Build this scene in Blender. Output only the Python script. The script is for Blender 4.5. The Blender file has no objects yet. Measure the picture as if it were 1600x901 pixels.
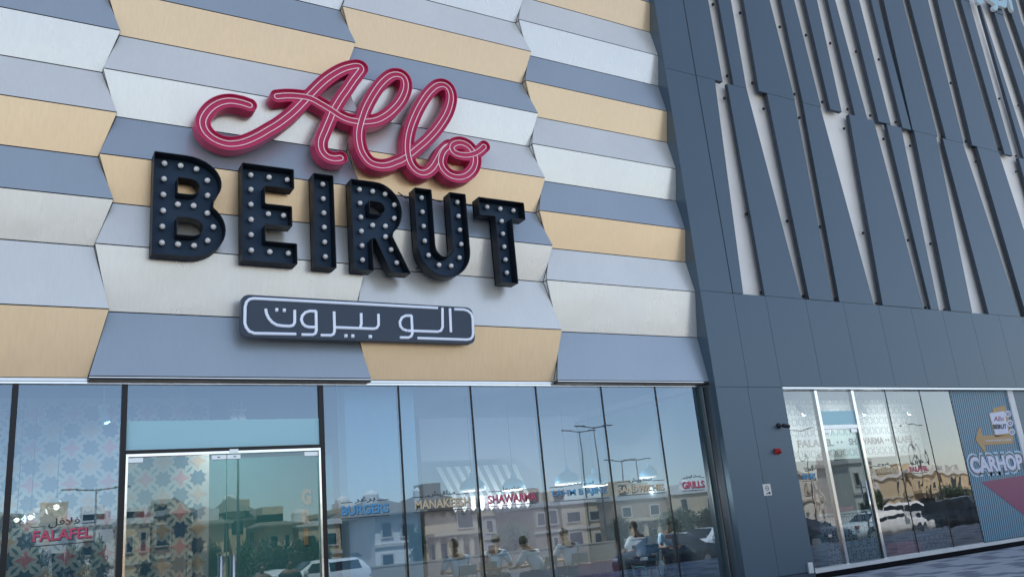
import bpy, bmesh, math, random
import numpy as np
from mathutils import Matrix, Vector
random.seed(7)
C = bpy.context.scene.collection
rad = math.radians
SC = bpy.context.scene
# ------------------------------------------------------------------ camera
F = 1318.155
EYE = 1.6
RM = Matrix(((0.86042354, -0.06249006, -0.50573345),
             (-0.50138288, -0.28110708, -0.81828725),
             (-0.09103044, 0.9576397, -0.27320259)))
cam_d = bpy.data.cameras.new('camera'); cam = bpy.data.objects.new('camera', cam_d); C.objects.link(cam)
cam.matrix_world = Matrix.Translation((0, 0, EYE)) @ RM.to_4x4()
cam_d.sensor_width = 36; cam_d.lens = F / 1600 * 36; cam_d.clip_end = 2000; cam_d.clip_start = 0.05
SC.camera = cam
# ------------------------------------------------------------------ sky, sun, exposure
SUN_EL, SUN_AZ = rad(62), rad(-22)          # azimuth from +Y towards +X: the sun stands behind the building
w = bpy.data.worlds.new('World'); SC.world = w; w.use_nodes = True
nt = w.node_tree; nt.nodes.clear()
sky = nt.nodes.new('ShaderNodeTexSky'); sky.sky_type = 'NISHITA'; sky.sun_disc = False
sky.sun_elevation = SUN_EL; sky.sun_rotation = SUN_AZ; sky.air_density = 1.0; sky.dust_density = 0.8; sky.ozone_density = 1.6; sky.altitude = 600
bg = nt.nodes.new('ShaderNodeBackground'); bg.inputs[1].default_value = 0.12
wo = nt.nodes.new('ShaderNodeOutputWorld'); hs = nt.nodes.new('ShaderNodeHueSaturation'); hs.inputs['Saturation'].default_value = .62; nt.links.new(sky.outputs[0], hs.inputs['Color']); nt.links.new(hs.outputs[0], bg.inputs[0]); nt.links.new(bg.outputs[0], wo.inputs[0])
sd = bpy.data.lights.new('sun', 'SUN'); sd.energy = 3.6; sd.angle = rad(0.5); sd.color = (1, 0.95, 0.87)
so = bpy.data.objects.new('sun', sd); C.objects.link(so)
sdir = Vector((math.sin(SUN_AZ) * math.cos(SUN_EL), math.cos(SUN_AZ) * math.cos(SUN_EL), math.sin(SUN_EL)))
so.rotation_euler = sdir.to_track_quat('Z', 'Y').to_euler(); so.location = (0, 30, 40)
SC.view_settings.view_transform = 'Standard'; SC.view_settings.look = 'None'
SC.view_settings.exposure = 1.15; SC.view_settings.gamma = 1
SC.render.engine = 'CYCLES'; SC.cycles.max_bounces = 8; SC.cycles.transparent_max_bounces = 12
SC.cycles.glossy_bounces = 5; SC.cycles.caustics_reflective = False; SC.cycles.caustics_refractive = False

# planes of the place, metres in front of the camera
YF, YP, YG, YG2, YS = 13.209, 13.53, 13.57, 13.36, 13.10   # fin facade, cladding, glazing, right glazing, sign fronts
K = YP / 13.209

def P(px, py, Y):
    "point of the vertical plane y=Y (a survey of the facade taken from the photograph)"
    d = RM @ Vector((px - 800, -(py - 450), -F)); d *= Y / d.y
    return Vector((d.x, Y, d.z + EYE))
def XZ(px, py, Y):
    p = P(px, py, Y); return (p.x, p.z)

# ------------------------------------------------------------------ materials
MATS = {}
def nodes(name):
    m = bpy.data.materials.new(name); m.use_nodes = True; t = m.node_tree
    b = t.nodes['Principled BSDF']; return m, t, b
def mat(name, col, rough=.5, metal=0., var=.08, scale=3., stretch=(1, 1, 1), bump=0., emis=None, estr=0., rvar=.1, spec=None):
    if name in MATS: return MATS[name]
    m, t, b = nodes(name); N = t.nodes; L = t.links
    tc = N.new('ShaderNodeTexCoord'); mp = N.new('ShaderNodeMapping'); mp.inputs['Scale'].default_value = stretch
    L.new(tc.outputs['Object'], mp.inputs[0])
    nz = N.new('ShaderNodeTexNoise'); nz.inputs['Scale'].default_value = scale; nz.inputs['Detail'].default_value = 6
    L.new(mp.outputs[0], nz.inputs[0])
    rp = N.new('ShaderNodeValToRGB'); rp.color_ramp.elements[0].position = .3; rp.color_ramp.elements[1].position = .7
    c = Vector(col)
    rp.color_ramp.elements[0].color = tuple(max(0, x * (1 - var)) for x in c) + (1,)
    rp.color_ramp.elements[1].color = tuple(min(1, x * (1 + var)) for x in c) + (1,)
    L.new(nz.outputs[0], rp.inputs[0]); L.new(rp.outputs[0], b.inputs['Base Color'])
    mr = N.new('ShaderNodeMapRange'); mr.inputs[3].default_value = max(0, rough - rvar * rough); mr.inputs[4].default_value = min(1, rough + rvar * rough)
    L.new(nz.outputs[0], mr.inputs[0]); L.new(mr.outputs[0], b.inputs['Roughness'])
    b.inputs['Metallic'].default_value = metal
    if spec is not None: b.inputs['Specular IOR Level'].default_value = spec
    if bump:
        bp = N.new('ShaderNodeBump'); bp.inputs['Strength'].default_value = bump; bp.inputs['Distance'].default_value = .02
        L.new(nz.outputs[0], bp.inputs['Height']); L.new(bp.outputs[0], b.inputs['Normal'])
    if emis:
        b.inputs['Emission Color'].default_value = tuple(emis) + (1,); b.inputs['Emission Strength'].default_value = estr
    MATS[name] = m; return m

def brushed(name, col, rough, metal, streak=.07, tint=.05):
    "satin aluminium sheet: fine vertical grain, faint rain streaks, slight oil-canning"
    m, t, b = nodes(name); N = t.nodes; L = t.links
    tc = N.new('ShaderNodeTexCoord')
    def noise(sc, scale, det=5):
        mp = N.new('ShaderNodeMapping'); mp.inputs['Scale'].default_value = sc; L.new(tc.outputs['Object'], mp.inputs[0])
        n = N.new('ShaderNodeTexNoise'); n.inputs['Scale'].default_value = scale; n.inputs['Detail'].default_value = det
        L.new(mp.outputs[0], n.inputs[0]); return n.outputs[0]
    a = noise((1, 1, .03), 28, 6); g = noise((1, 1, .5), .9, 4); oc = noise((1, 1, 1.6), .55, 2)
    oi = N.new('ShaderNodeObjectInfo')
    def mth(op, x, y):
        q = N.new('ShaderNodeMath'); q.operation = op
        for i, v in enumerate((x, y)):
            if isinstance(v, (int, float)): q.inputs[i].default_value = v
            else: L.new(v, q.inputs[i])
        return q.outputs[0]
    s1 = mth('MULTIPLY', mth('SUBTRACT', a, .5), streak * 2.2)
    s2 = mth('MULTIPLY', mth('SUBTRACT', g, .5), tint * 2.5)
    s3 = mth('MULTIPLY', mth('SUBTRACT', oi.outputs['Random'], .5), .07)
    v = mth('ADD', mth('ADD', mth('ADD', s1, s2), s3), 1.0)
    mx = N.new('ShaderNodeVectorMath'); mx.operation = 'SCALE'; mx.inputs[0].default_value = col; L.new(v, mx.inputs['Scale'])
    L.new(mx.outputs[0], b.inputs['Base Color'])
    b.inputs['Metallic'].default_value = metal
    L.new(mth('ADD', mth('MULTIPLY', g, .18), rough - .09), b.inputs['Roughness'])
    bp = N.new('ShaderNodeBump'); bp.inputs['Strength'].default_value = .22; bp.inputs['Distance'].default_value = .04
    L.new(oc, bp.inputs['Height']); L.new(bp.outputs[0], b.inputs['Normal'])
    MATS[name] = m; return m

def glass_mat(name, tint, refl, wav=0., rough=0., wscale=.6, frl=1.0):
    "coated shop glass: part mirror, part clear, slightly wavy"
    m = bpy.data.materials.new(name); m.use_nodes = True; t = m.node_tree; N = t.nodes; L = t.links; N.clear()
    out = N.new('ShaderNodeOutputMaterial'); tr = N.new('ShaderNodeBsdfTransparent'); tr.inputs[0].default_value = tint + (1,)
    gl = N.new('ShaderNodeBsdfGlossy'); gl.inputs['Roughness'].default_value = rough; gl.inputs[0].default_value = ((.60, .79, 1, 1) if name == 'shop_glass' else (.70, .90, 1, 1) if name == 'door_glass' else (.93, .97, 1, 1))
    fr = N.new('ShaderNodeFresnel'); fr.inputs[0].default_value = 1.5
    mm = N.new('ShaderNodeMath'); mm.operation = 'MULTIPLY_ADD'; mm.inputs[1].default_value = frl; mm.inputs[2].default_value = refl; mm.use_clamp = True
    L.new(fr.outputs[0], mm.inputs[0])
    # the inner face of a pane adds no second mirror (the Fresnel node would turn it into a total reflector)
    ge = N.new('ShaderNodeNewGeometry'); iv = N.new('ShaderNodeMath'); iv.operation = 'SUBTRACT'; iv.inputs[0].default_value = 1; L.new(ge.outputs['Backfacing'], iv.inputs[1])
    fm = N.new('ShaderNodeMath'); fm.operation = 'MULTIPLY'; L.new(mm.outputs[0], fm.inputs[0]); L.new(iv.outputs[0], fm.inputs[1])
    mx = N.new('ShaderNodeMixShader'); L.new(fm.outputs[0], mx.inputs[0]); L.new(tr.outputs[0], mx.inputs[1]); L.new(gl.outputs[0], mx.inputs[2])
    # thin film of dust and wiped smears
    dt = N.new('ShaderNodeTexCoord'); dm = N.new('ShaderNodeMapping'); dm.inputs['Scale'].default_value = (1.0, 1, .45); dm.inputs['Rotation'].default_value = (0, .5, 0); L.new(dt.outputs['Object'], dm.inputs[0])
    dn = N.new('ShaderNodeTexNoise'); dn.inputs['Scale'].default_value = 2.2; dn.inputs['Detail'].default_value = 7; dn.inputs['Distortion'].default_value = 1.2; L.new(dm.outputs[0], dn.inputs[0])
    dr_ = N.new('ShaderNodeMapRange'); dr_.inputs[1].default_value = .35; dr_.inputs[2].default_value = .8; dr_.inputs[3].default_value = .006; dr_.inputs[4].default_value = .045; L.new(dn.outputs[0], dr_.inputs[0])
    df = N.new('ShaderNodeBsdfDiffuse'); df.inputs[0].default_value = (.62, .60, .56, 1); m2 = N.new('ShaderNodeMixShader'); L.new(dr_.outputs[0], m2.inputs[0]); L.new(mx.outputs[0], m2.inputs[1]); L.new(df.outputs[0], m2.inputs[2])
    L.new(m2.outputs[0], out.inputs[0])
    if wav:
        tc = N.new('ShaderNodeTexCoord'); mp = N.new('ShaderNodeMapping'); mp.inputs['Scale'].default_value = (1.2, 1, .8)
        oi = N.new('ShaderNodeObjectInfo'); L.new(tc.outputs['Object'], mp.inputs[0])
        nz = N.new('ShaderNodeTexNoise'); nz.noise_dimensions = '4D'; nz.inputs['Scale'].default_value = wscale; nz.inputs['Detail'].default_value = 2
        sc = N.new('ShaderNodeMath'); sc.operation = 'MULTIPLY'; sc.inputs[1].default_value = 40; L.new(oi.outputs['Random'], sc.inputs[0])
        L.new(sc.outputs[0], nz.inputs['W']); L.new(mp.outputs[0], nz.inputs[0])
        bp = N.new('ShaderNodeBump'); bp.inputs['Strength'].default_value = 1; bp.inputs['Distance'].default_value = wav
        L.new(nz.outputs[0], bp.inputs['Height']); L.new(bp.outputs[0], gl.inputs['Normal'])
    MATS[name] = m; return m

LIGHT = brushed('silver_sheet', (.73, .745, .75), .27, .5)
GREY = brushed('pale_blue_grey_sheet', (.83, .84, .81), .31, .5, .05)
SLATE = brushed('slate_sheet', (.40, .47, .54), .34, .5, .04)
BEIGE = brushed('champagne_sheet', (.82, .63, .42), .32, .45)
DARKB = mat('dark_backing', (.012, .014, .018), .8)
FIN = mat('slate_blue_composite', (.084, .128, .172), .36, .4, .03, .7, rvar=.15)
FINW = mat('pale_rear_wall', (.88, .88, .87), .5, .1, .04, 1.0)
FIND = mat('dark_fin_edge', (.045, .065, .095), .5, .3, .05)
CHROME = mat('polished_steel', (.78, .78, .78), .12, 1., .04, 6., bump=.05)
ALU = mat('satin_aluminium', (.72, .76, .80), .3, .8, .03)
BLACKM = mat('black_frame', (.012, .013, .016), .35, .3)
RED = mat('crimson_enamel', (.60, .035, .14), .36, .15, .05, 2, rvar=.2)
NEON = mat('white_tube', (.90, .82, .82), .3, 0, .01, emis=(1, .86, .88), estr=.05)
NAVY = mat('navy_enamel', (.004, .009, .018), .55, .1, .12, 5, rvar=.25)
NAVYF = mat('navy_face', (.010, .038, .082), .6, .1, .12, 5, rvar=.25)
BULB = mat('frosted_bulb', (.90, .90, .90), .22, 0, .02)
PLATE = mat('charcoal_plate', (.045, .065, .095), .42, .3, .05, 2)
TUBEB = mat('pale_blue_tube', (.70, .78, .92), .35, 0, .02, emis=(.7, .8, 1), estr=.10)
GLASS = glass_mat('shop_glass', (.72, .80, .84), .19, .0018, frl=1.4)
GLASSD = glass_mat('door_glass', (.72, .80, .80), .105, .0012, frl=1.4)
GLASSR = glass_mat('right_glass', (.80, .86, .88), .16, .007, frl=1.7, wscale=.9)
FILM = mat('pale_cyan_film', (.42, .72, .80), .35, 0, .02, 1)
LET_SH = mat('dark_letter_shade', (.02, .03, .04), .6)
CREAM = mat('cream_vinyl', (.72, .58, .38), .6)
VBLUE = mat('blue_vinyl', (.10, .36, .62), .6)
VRED = mat('red_vinyl', (.62, .09, .16), .6)

# ------------------------------------------------------------------ object helpers
def link(name, me, m=None, parent=None):
    o = bpy.data.objects.new(name, me); C.objects.link(o)
    if m is not None:
        for mm in (m if isinstance(m, (list, tuple)) else [m]): me.materials.append(mm)
    if parent is not None: o.parent = parent
    return o
def tag(o, label=None, cat=None, group=None, kind=None):
    if label: o['label'] = label
    if cat: o['category'] = cat
    if group: o['group'] = group
    if kind: o['kind'] = kind
    return o
def empty(name, loc=(0, 0, 0), label=None, cat=None, group=None):
    o = bpy.data.objects.new(name, None); C.objects.link(o); o.location = loc; o.empty_display_size = .2
    return tag(o, label, cat, group)
class MB:
    def __init__(s, origin=(0, 0, 0)): s.v = []; s.f = []; s.mi = []; s.o = Vector(origin)
    def add(s, vs, fs, mi=0):
        n = len(s.v); s.v += [tuple(Vector(v) - s.o) for v in vs]; s.f += [tuple(i + n for i in f) for f in fs]; s.mi += [mi] * len(fs); return s
    def box(s, x0, x1, y0, y1, z0, z1, mi=0):
        vs = [(x, y, z) for z in (z0, z1) for y in (y0, y1) for x in (x0, x1)]
        return s.add(vs, [(0, 2, 3, 1), (4, 5, 7, 6), (0, 1, 5, 4), (1, 3, 7, 5), (3, 2, 6, 7), (2, 0, 4, 6)], mi)
    def prism(s, poly, y0, y1, mi=0, mside=None):
        "poly in XZ, extruded from y0 (front) to y1"
        n = len(poly); vs = [(x, y0, z) for x, z in poly] + [(x, y1, z) for x, z in poly]
        a = sum(poly[i][0] * poly[(i + 1) % n][1] - poly[(i + 1) % n][0] * poly[i][1] for i in range(n))
        fr = list(range(n)); bk = [i + n for i in reversed(range(n))]
        sides = [(i, i + n, (i + 1) % n + n, (i + 1) % n) for i in range(n)]
        if a < 0: fr.reverse(); bk.reverse(); sides = [tuple(reversed(q)) for q in sides]
        s.add(vs, [tuple(fr), tuple(bk)], mi); k = len(s.v) - 2 * n
        s.f += [tuple(i + k for i in q) for q in sides]; s.mi += [mi if mside is None else mside] * n; return s
    def bar(s, a, b, r, n=8, mi=0, r2=None):
        a = Vector(a); b = Vector(b); d = (b - a).normalized(); u = d.orthogonal().normalized(); v = d.cross(u); r2 = r if r2 is None else r2
        vs = [a + (u * math.cos(2 * math.pi * k / n) + v * math.sin(2 * math.pi * k / n)) * r for k in range(n)]
        vs += [b + (u * math.cos(2 * math.pi * k / n) + v * math.sin(2 * math.pi * k / n)) * r2 for k in range(n)]
        return s.add(vs, [(k, (k + 1) % n, (k + 1) % n + n, k + n) for k in range(n)] + [tuple(reversed(range(n))), tuple(range(n, 2 * n))], mi)
    def lathe(s, c, prof, n=12, axis='z', mi=0):
        "prof: list of (r, h)"
        c = Vector(c); vs = []; fs = []
        for r, h in prof:
            for k in range(n):
                ca, sa = r * math.cos(2 * math.pi * k / n), r * math.sin(2 * math.pi * k / n)
                vs.append(c + (Vector((ca, sa, h)) if axis == 'z' else Vector((ca, h, sa)) if axis == 'y' else Vector((h, ca, sa))))
        for j in range(len(prof) - 1):
            for k in range(n): fs.append((j * n + k, j * n + (k + 1) % n, (j + 1) * n + (k + 1) % n, (j + 1) * n + k))
        fs.append(tuple(reversed(range(n)))); fs.append(tuple(range((len(prof) - 1) * n, len(prof) * n)))
        return s.add(vs, fs, mi)
    def build(s, name, m=None, parent=None, smooth=False):
        me = bpy.data.meshes.new(name); me.from_pydata(s.v, [], s.f)
        o = link(name, me, m, parent); o.location = s.o
        me.polygons.foreach_set('material_index', s.mi)
        if smooth: me.polygons.foreach_set('use_smooth', [True] * len(s.f))
        bm = bmesh.new(); bm.from_mesh(me); bmesh.ops.recalc_face_normals(bm, faces=bm.faces); bm.to_mesh(me); bm.free()
        me.update(); return o
def clone(o, loc=None, parent=None, label=None):
    c = o.copy(); C.objects.link(c)
    if parent is not None: c.parent = parent
    if loc is not None: c.location = loc
    if label: c['label'] = label
    for ch in list(o.children): clone(ch, None, c)
    return c
def bevel(o, wd=.01, seg=2):
    md = o.modifiers.new('bevel', 'BEVEL'); md.width = wd; md.segments = seg; md.limit_method = 'ANGLE'; md.angle_limit = rad(40); return o

TOXZ = Matrix(((1, 0, 0, 0), (0, 0, -1, 0), (0, 1, 0, 0), (0, 0, 0, 1)))
def to_mesh(cu, name, mtx):
    tmp = bpy.data.objects.new('tmp', cu); C.objects.link(tmp)
    dg = bpy.context.evaluated_depsgraph_get(); dg.update()
    me = bpy.data.meshes.new_from_object(tmp.evaluated_get(dg)); me.name = name
    bpy.data.objects.remove(tmp); bpy.data.curves.remove(cu)
    me.transform(mtx); me.materials.clear(); return me
def filled(name, loops, y0, y1, m, parent):
    "even-odd filled contours in the XZ plane with real thickness from y0 (front) to y1 (back)"
    cu = bpy.data.curves.new(name, 'CURVE'); cu.dimensions = '2D'; cu.fill_mode = 'BOTH'; cu.extrude = (y1 - y0) / 2
    for lp in loops:
        sp = cu.splines.new('POLY'); sp.points.add(len(lp) - 1); sp.use_cyclic_u = True
        for i, (x, z) in enumerate(lp): sp.points[i].co = (x, z, 0, 1)
    me = to_mesh(cu, name, Matrix.Translation((0, (y0 + y1) / 2, 0)) @ TOXZ)
    return link(name, me, m, parent)
def tube(name, paths, r, m, parent, res=3):
    "round tubes along 3D paths [(points, cyclic)]"
    cu = bpy.data.curves.new(name, 'CURVE'); cu.dimensions = '3D'; cu.bevel_depth = r; cu.bevel_resolution = res; cu.use_fill_caps = True
    for pts, cyc in paths:
        sp = cu.splines.new('POLY'); sp.points.add(len(pts) - 1); sp.use_cyclic_u = cyc
        for i, p in enumerate(pts): sp.points[i].co = (p[0], p[1], p[2], 1)
    me = to_mesh(cu, name, Matrix()); o = link(name, me, m, parent)
    me.polygons.foreach_set('use_smooth', [True] * len(me.polygons)); return o
def text(name, body, x0, x1, z0, z1, y, depth, m, parent, bold=0., shear=0.):
    "lettering fitted to a box of the plane y"
    cu = bpy.data.curves.new(name, 'FONT'); cu.body = body; cu.size = 1; cu.offset = bold; cu.extrude = .01; cu.resolution_u = 3; cu.shear = shear
    me = to_mesh(cu, name, Matrix())
    co = np.array([v.co for v in me.vertices]);
    lo, hi = co.min(0), co.max(0); sx = (x1 - x0) / (hi[0] - lo[0]); sz = (z1 - z0) / (hi[1] - lo[1])
    for v in me.vertices:
        c = v.co; v.co = (x0 + (c.x - lo[0]) * sx, y - (c.z + .01) / .02 * depth, z0 + (c.y - lo[1]) * sz)
    return link(name, me, m, parent)
def offset_poly(poly, d):
    "inset (d>0) a counter-clockwise polygon by mitres"
    n = len(poly); a = sum(poly[i][0] * poly[(i + 1) % n][1] - poly[(i + 1) % n][0] * poly[i][1] for i in range(n)); sg = 1 if a > 0 else -1
    out = []
    for i in range(n):
        p0, p1, p2 = (np.array(poly[j % n]) for j in (i - 1, i, i + 1))
        e1 = p1 - p0; e2 = p2 - p1; e1 = e1 / (np.hypot(*e1) + 1e-9); e2 = e2 / (np.hypot(*e2) + 1e-9)
        n1 = np.array((-e1[1], e1[0])) * sg; n2 = np.array((-e2[1], e2[0])) * sg
        b = n1 + n2; b = b / max(1e-6, b @ n1) if b @ n1 > .3 else n1
        out.append(tuple(p1 + b * d))
    return out
def catmull(pts, sub=6):
    p = [np.array(q, float) for q in pts]; p = [2 * p[0] - p[1]] + p + [2 * p[-1] - p[-2]]; out = []
    for i in range(1, len(p) - 2):
        for k in range(sub):
            t = k / sub
            out.append(.5 * (2 * p[i] + (p[i + 1] - p[i - 1]) * t + (2 * p[i - 1] - 5 * p[i] + 4 * p[i + 1] - p[i + 2]) * t * t + (3 * p[i] - p[i - 1] - 3 * p[i + 1] + p[i + 2]) * t ** 3))
    out.append(p[-2]); return out
def resample(pts, d):
    pts = [np.array(p) for p in pts]; out = [pts[0]]; acc = 0
    for a, b in zip(pts, pts[1:]):
        L = np.hypot(*(b - a)); s = d - acc
        while s <= L: out.append(a + (b - a) * s / L); s += d
        acc = (acc + L) % d
    out.append(pts[-1]); return out
def isolines(fn, x0, x1, z0, z1, h, lev):
    "closed contours fn==lev by marching squares"
    nx = int((x1 - x0) / h) + 1; nz = int((z1 - z0) / h) + 1
    X = x0 + np.arange(nx) * h; Z = z0 + np.arange(nz) * h
    G = fn(np.stack(np.meshgrid(X, Z, indexing='ij'), -1).reshape(-1, 2)).reshape(nx, nz) - lev
    segs = {}
    def ip(a, b):
        (i, j), (k, l) = a, b; u, v = G[i, j], G[k, l]; t = u / (u - v)
        return (X[i] + (X[k] - X[i]) * t, Z[j] + (Z[l] - Z[j]) * t)
    pos = {}; nxt = {}
    S = G < 0
    mixed = S[:-1, :-1].astype(int) + S[1:, :-1] + S[:-1, 1:] + S[1:, 1:]
    for i, j in zip(*np.where((mixed > 0) & (mixed < 4))):
        c = [(i, j), (i + 1, j), (i + 1, j + 1), (i, j + 1)]; s = [S[q] for q in c]; ent = []; ex = []
        for k in range(4):
            a, b = c[k], c[(k + 1) % 4]
            if s[k] != s[(k + 1) % 4]:
                key = (a, b) if a < b else (b, a)
                if key not in pos: pos[key] = ip(*key)
                (ex if s[k] else ent).append(key)
        for k, e in enumerate(ex): nxt[e] = ent[k] if len(ex) == 1 else ent[(k + 1) % 2] if False else ent[k]
    loops = []; left = set(nxt)
    while left:
        s0 = left.pop(); lp = [s0]; q = nxt[s0]
        while q in left: left.discard(q); lp.append(q); q = nxt[q]
        if len(lp) > 8: loops.append([pos[e] for e in lp])
    return loops
def smooth_loop(lp, it=2):
    a = np.array(lp)
    for _ in range(it): a = (np.roll(a, 1, 0) + 2 * a + np.roll(a, -1, 0)) / 4
    return [tuple(p) for p in a]

# ================================================================== SETTING
def paving_mat(name, c1, c2):
    m, t, b = nodes(name); N = t.nodes; L = t.links
    tc = N.new('ShaderNodeTexCoord'); nz = N.new('ShaderNodeTexNoise'); nz.inputs['Scale'].default_value = 9; nz.inputs['Detail'].default_value = 8
    L.new(tc.outputs['Object'], nz.inputs[0]); mx = N.new('ShaderNodeMix'); mx.data_type = 'RGBA'
    mx.inputs[6].default_value = c1 + (1,); mx.inputs[7].default_value = c2 + (1,); L.new(nz.outputs[0], mx.inputs[0])
    L.new(mx.outputs[2], b.inputs['Base Color']); b.inputs['Roughness'].default_value = .75
    bp = N.new('ShaderNodeBump'); bp.inputs['Strength'].default_value = .3; bp.inputs['Distance'].default_value = .005; L.new(nz.outputs[0], bp.inputs['Height']); L.new(bp.outputs[0], b.inputs['Normal'])
    return m
SAND = paving_mat('sandy_ground', (.42, .35, .26), (.30, .25, .19))
ASPH = paving_mat('asphalt', (.15, .145, .135), (.10, .098, .092))
CONC = paving_mat('concrete', (.36, .35, .33), (.28, .27, .25))
PAVA = paving_mat('pale_paver', (.42, .46, .52), (.35, .39, .45))
PAVB = paving_mat('dark_paver', (.20, .24, .30), (.15, .18, .23))
STREET = -.6
tag(MB().box(-400, 400, -500, 400, -1.2, STREET - .02).build('ground', SAND), kind='structure')
tag(MB().box(-200, 200, -28, 3.4, STREET - .019, STREET).build('road', ASPH), kind='structure')
WHITEP = mat('road_paint', (.75, .75, .72), .7, 0, .1, 8)
mk = MB()
for k in range(-30, 40): mk.box(k * 5, k * 5 + 2.4, -18.1, -17.95, STREET, STREET + .004)
for k in range(-14, 22): mk.box(k * 2.8, k * 2.8 + .1, -4.6, .2, STREET, STREET + .004)
tag(mk.build('road_markings', WHITEP), kind='structure')
tag(MB().box(-60, 90, 3.4, 13.6, STREET, -.03).build('pavement', CONC), kind='structure')
pav = bpy.data.objects['pavement']
pm = [MB().box(-.296, .296, -.146, .146, -.03, 0).build('paver', mm, pav) for mm in (PAVA, PAVB)]
first = [True, True]
for iy in range(0, 18):
    for ix in range(0, 16):
        x = 15.0 + ix * .6 + (.3 if iy % 2 else 0); y = YF - .25 - iy * .3
        if x > 15 + 9.6 or (x / y) < 1.02: continue
        k = 0 if (ix + iy // 2 + (iy % 3 == 0)) % 3 else 1
        if first[k]: pm[k].location = (x, y, 0); first[k] = False
        else: clone(pm[k], (x, y, 0), pav)
# the rest of the paving reads as one surface
st = [MB(), MB()]
for iy in range(0, 30):
    for ix in range(-34, 60):
        x = 15.0 + ix * .6 + (.3 if iy % 2 else 0); y = YF - .25 - iy * .3
        if iy < 18 and 15.0 <= 15 + ix * .6 and ix < 16 and not (x > 15 + 9.6 or (x / y) < 1.02): continue
        k = 0 if (ix + iy // 2 + (iy % 3 == 0)) % 3 else 1
        st[k].box(x - .296, x + .296, y - .146, y + .146, -.03, 0)
tag(st[0].build('pale_paving', PAVA, pav), kind='stuff'); tag(st[1].build('dark_paving', PAVB, pav), kind='stuff')
# building volume behind the facades
shell = empty('building_shell', (0, 20, 0), 'tall plain building mass standing behind the panelled facades', 'building')
PLAST = mat('inner_plaster', (.16, .17, .19), .8)
bm_ = MB((0, 20, 0)); bm_.box(-7, 12.99, 13.66, 29.9, 4.36, 23.1); bm_.box(12.94, 42, 13.54, 30, 4.20, 23.2)
bm_.build('upper_floors', PLAST, shell).location = (0, 0, 0)
TEALW = mat('teal_wall', (.06, .23, .24), .7, 0, .06)
PALEW = mat('pale_blue_wall', (.60, .82, .93), .7, 0, .03)
MAUVE = mat('mauve_grey_wall', (.20, .19, .24), .8, 0, .06)
INFL = mat('interior_floor', (.09, .09, .10), .3, 0, .2, 4)
INCE = mat('interior_ceiling', (.05, .07, .09), .8)
tag(MB().box(-7, 42, 13.6, 22, -.04, .003).build('interior_floor', INFL), kind='structure')
tag(MB().box(-7, 14.2, 13.68, 22, 4.345, 4.355).build('ceiling', INCE), kind='structure')
tag(MB().box(-7, 42, 21.9, 22.1, .01, 4.34).build('rear_wall', MAUVE), kind='structure')
tag(MB().box(-7.2, -7, 13.6, 22, 0, 4.34).build('left_wall', MAUVE), kind='structure')
tag(MB().box(26.2, 26.4, 13.75, 22, .01, 4.15).build('right_wall', MAUVE), kind='structure')
tag(MB().box(15.0, 26.2, 13.6, 21.9, 4.12, 4.15).build('shop_ceiling', INCE), kind='structure')
tag(MB().box(13.05, 14.8, 13.75, 22, .01, 4.15).build('party_wall', mat('party_wall_paint', (.07, .09, .11), .8)), kind='structure')

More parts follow.
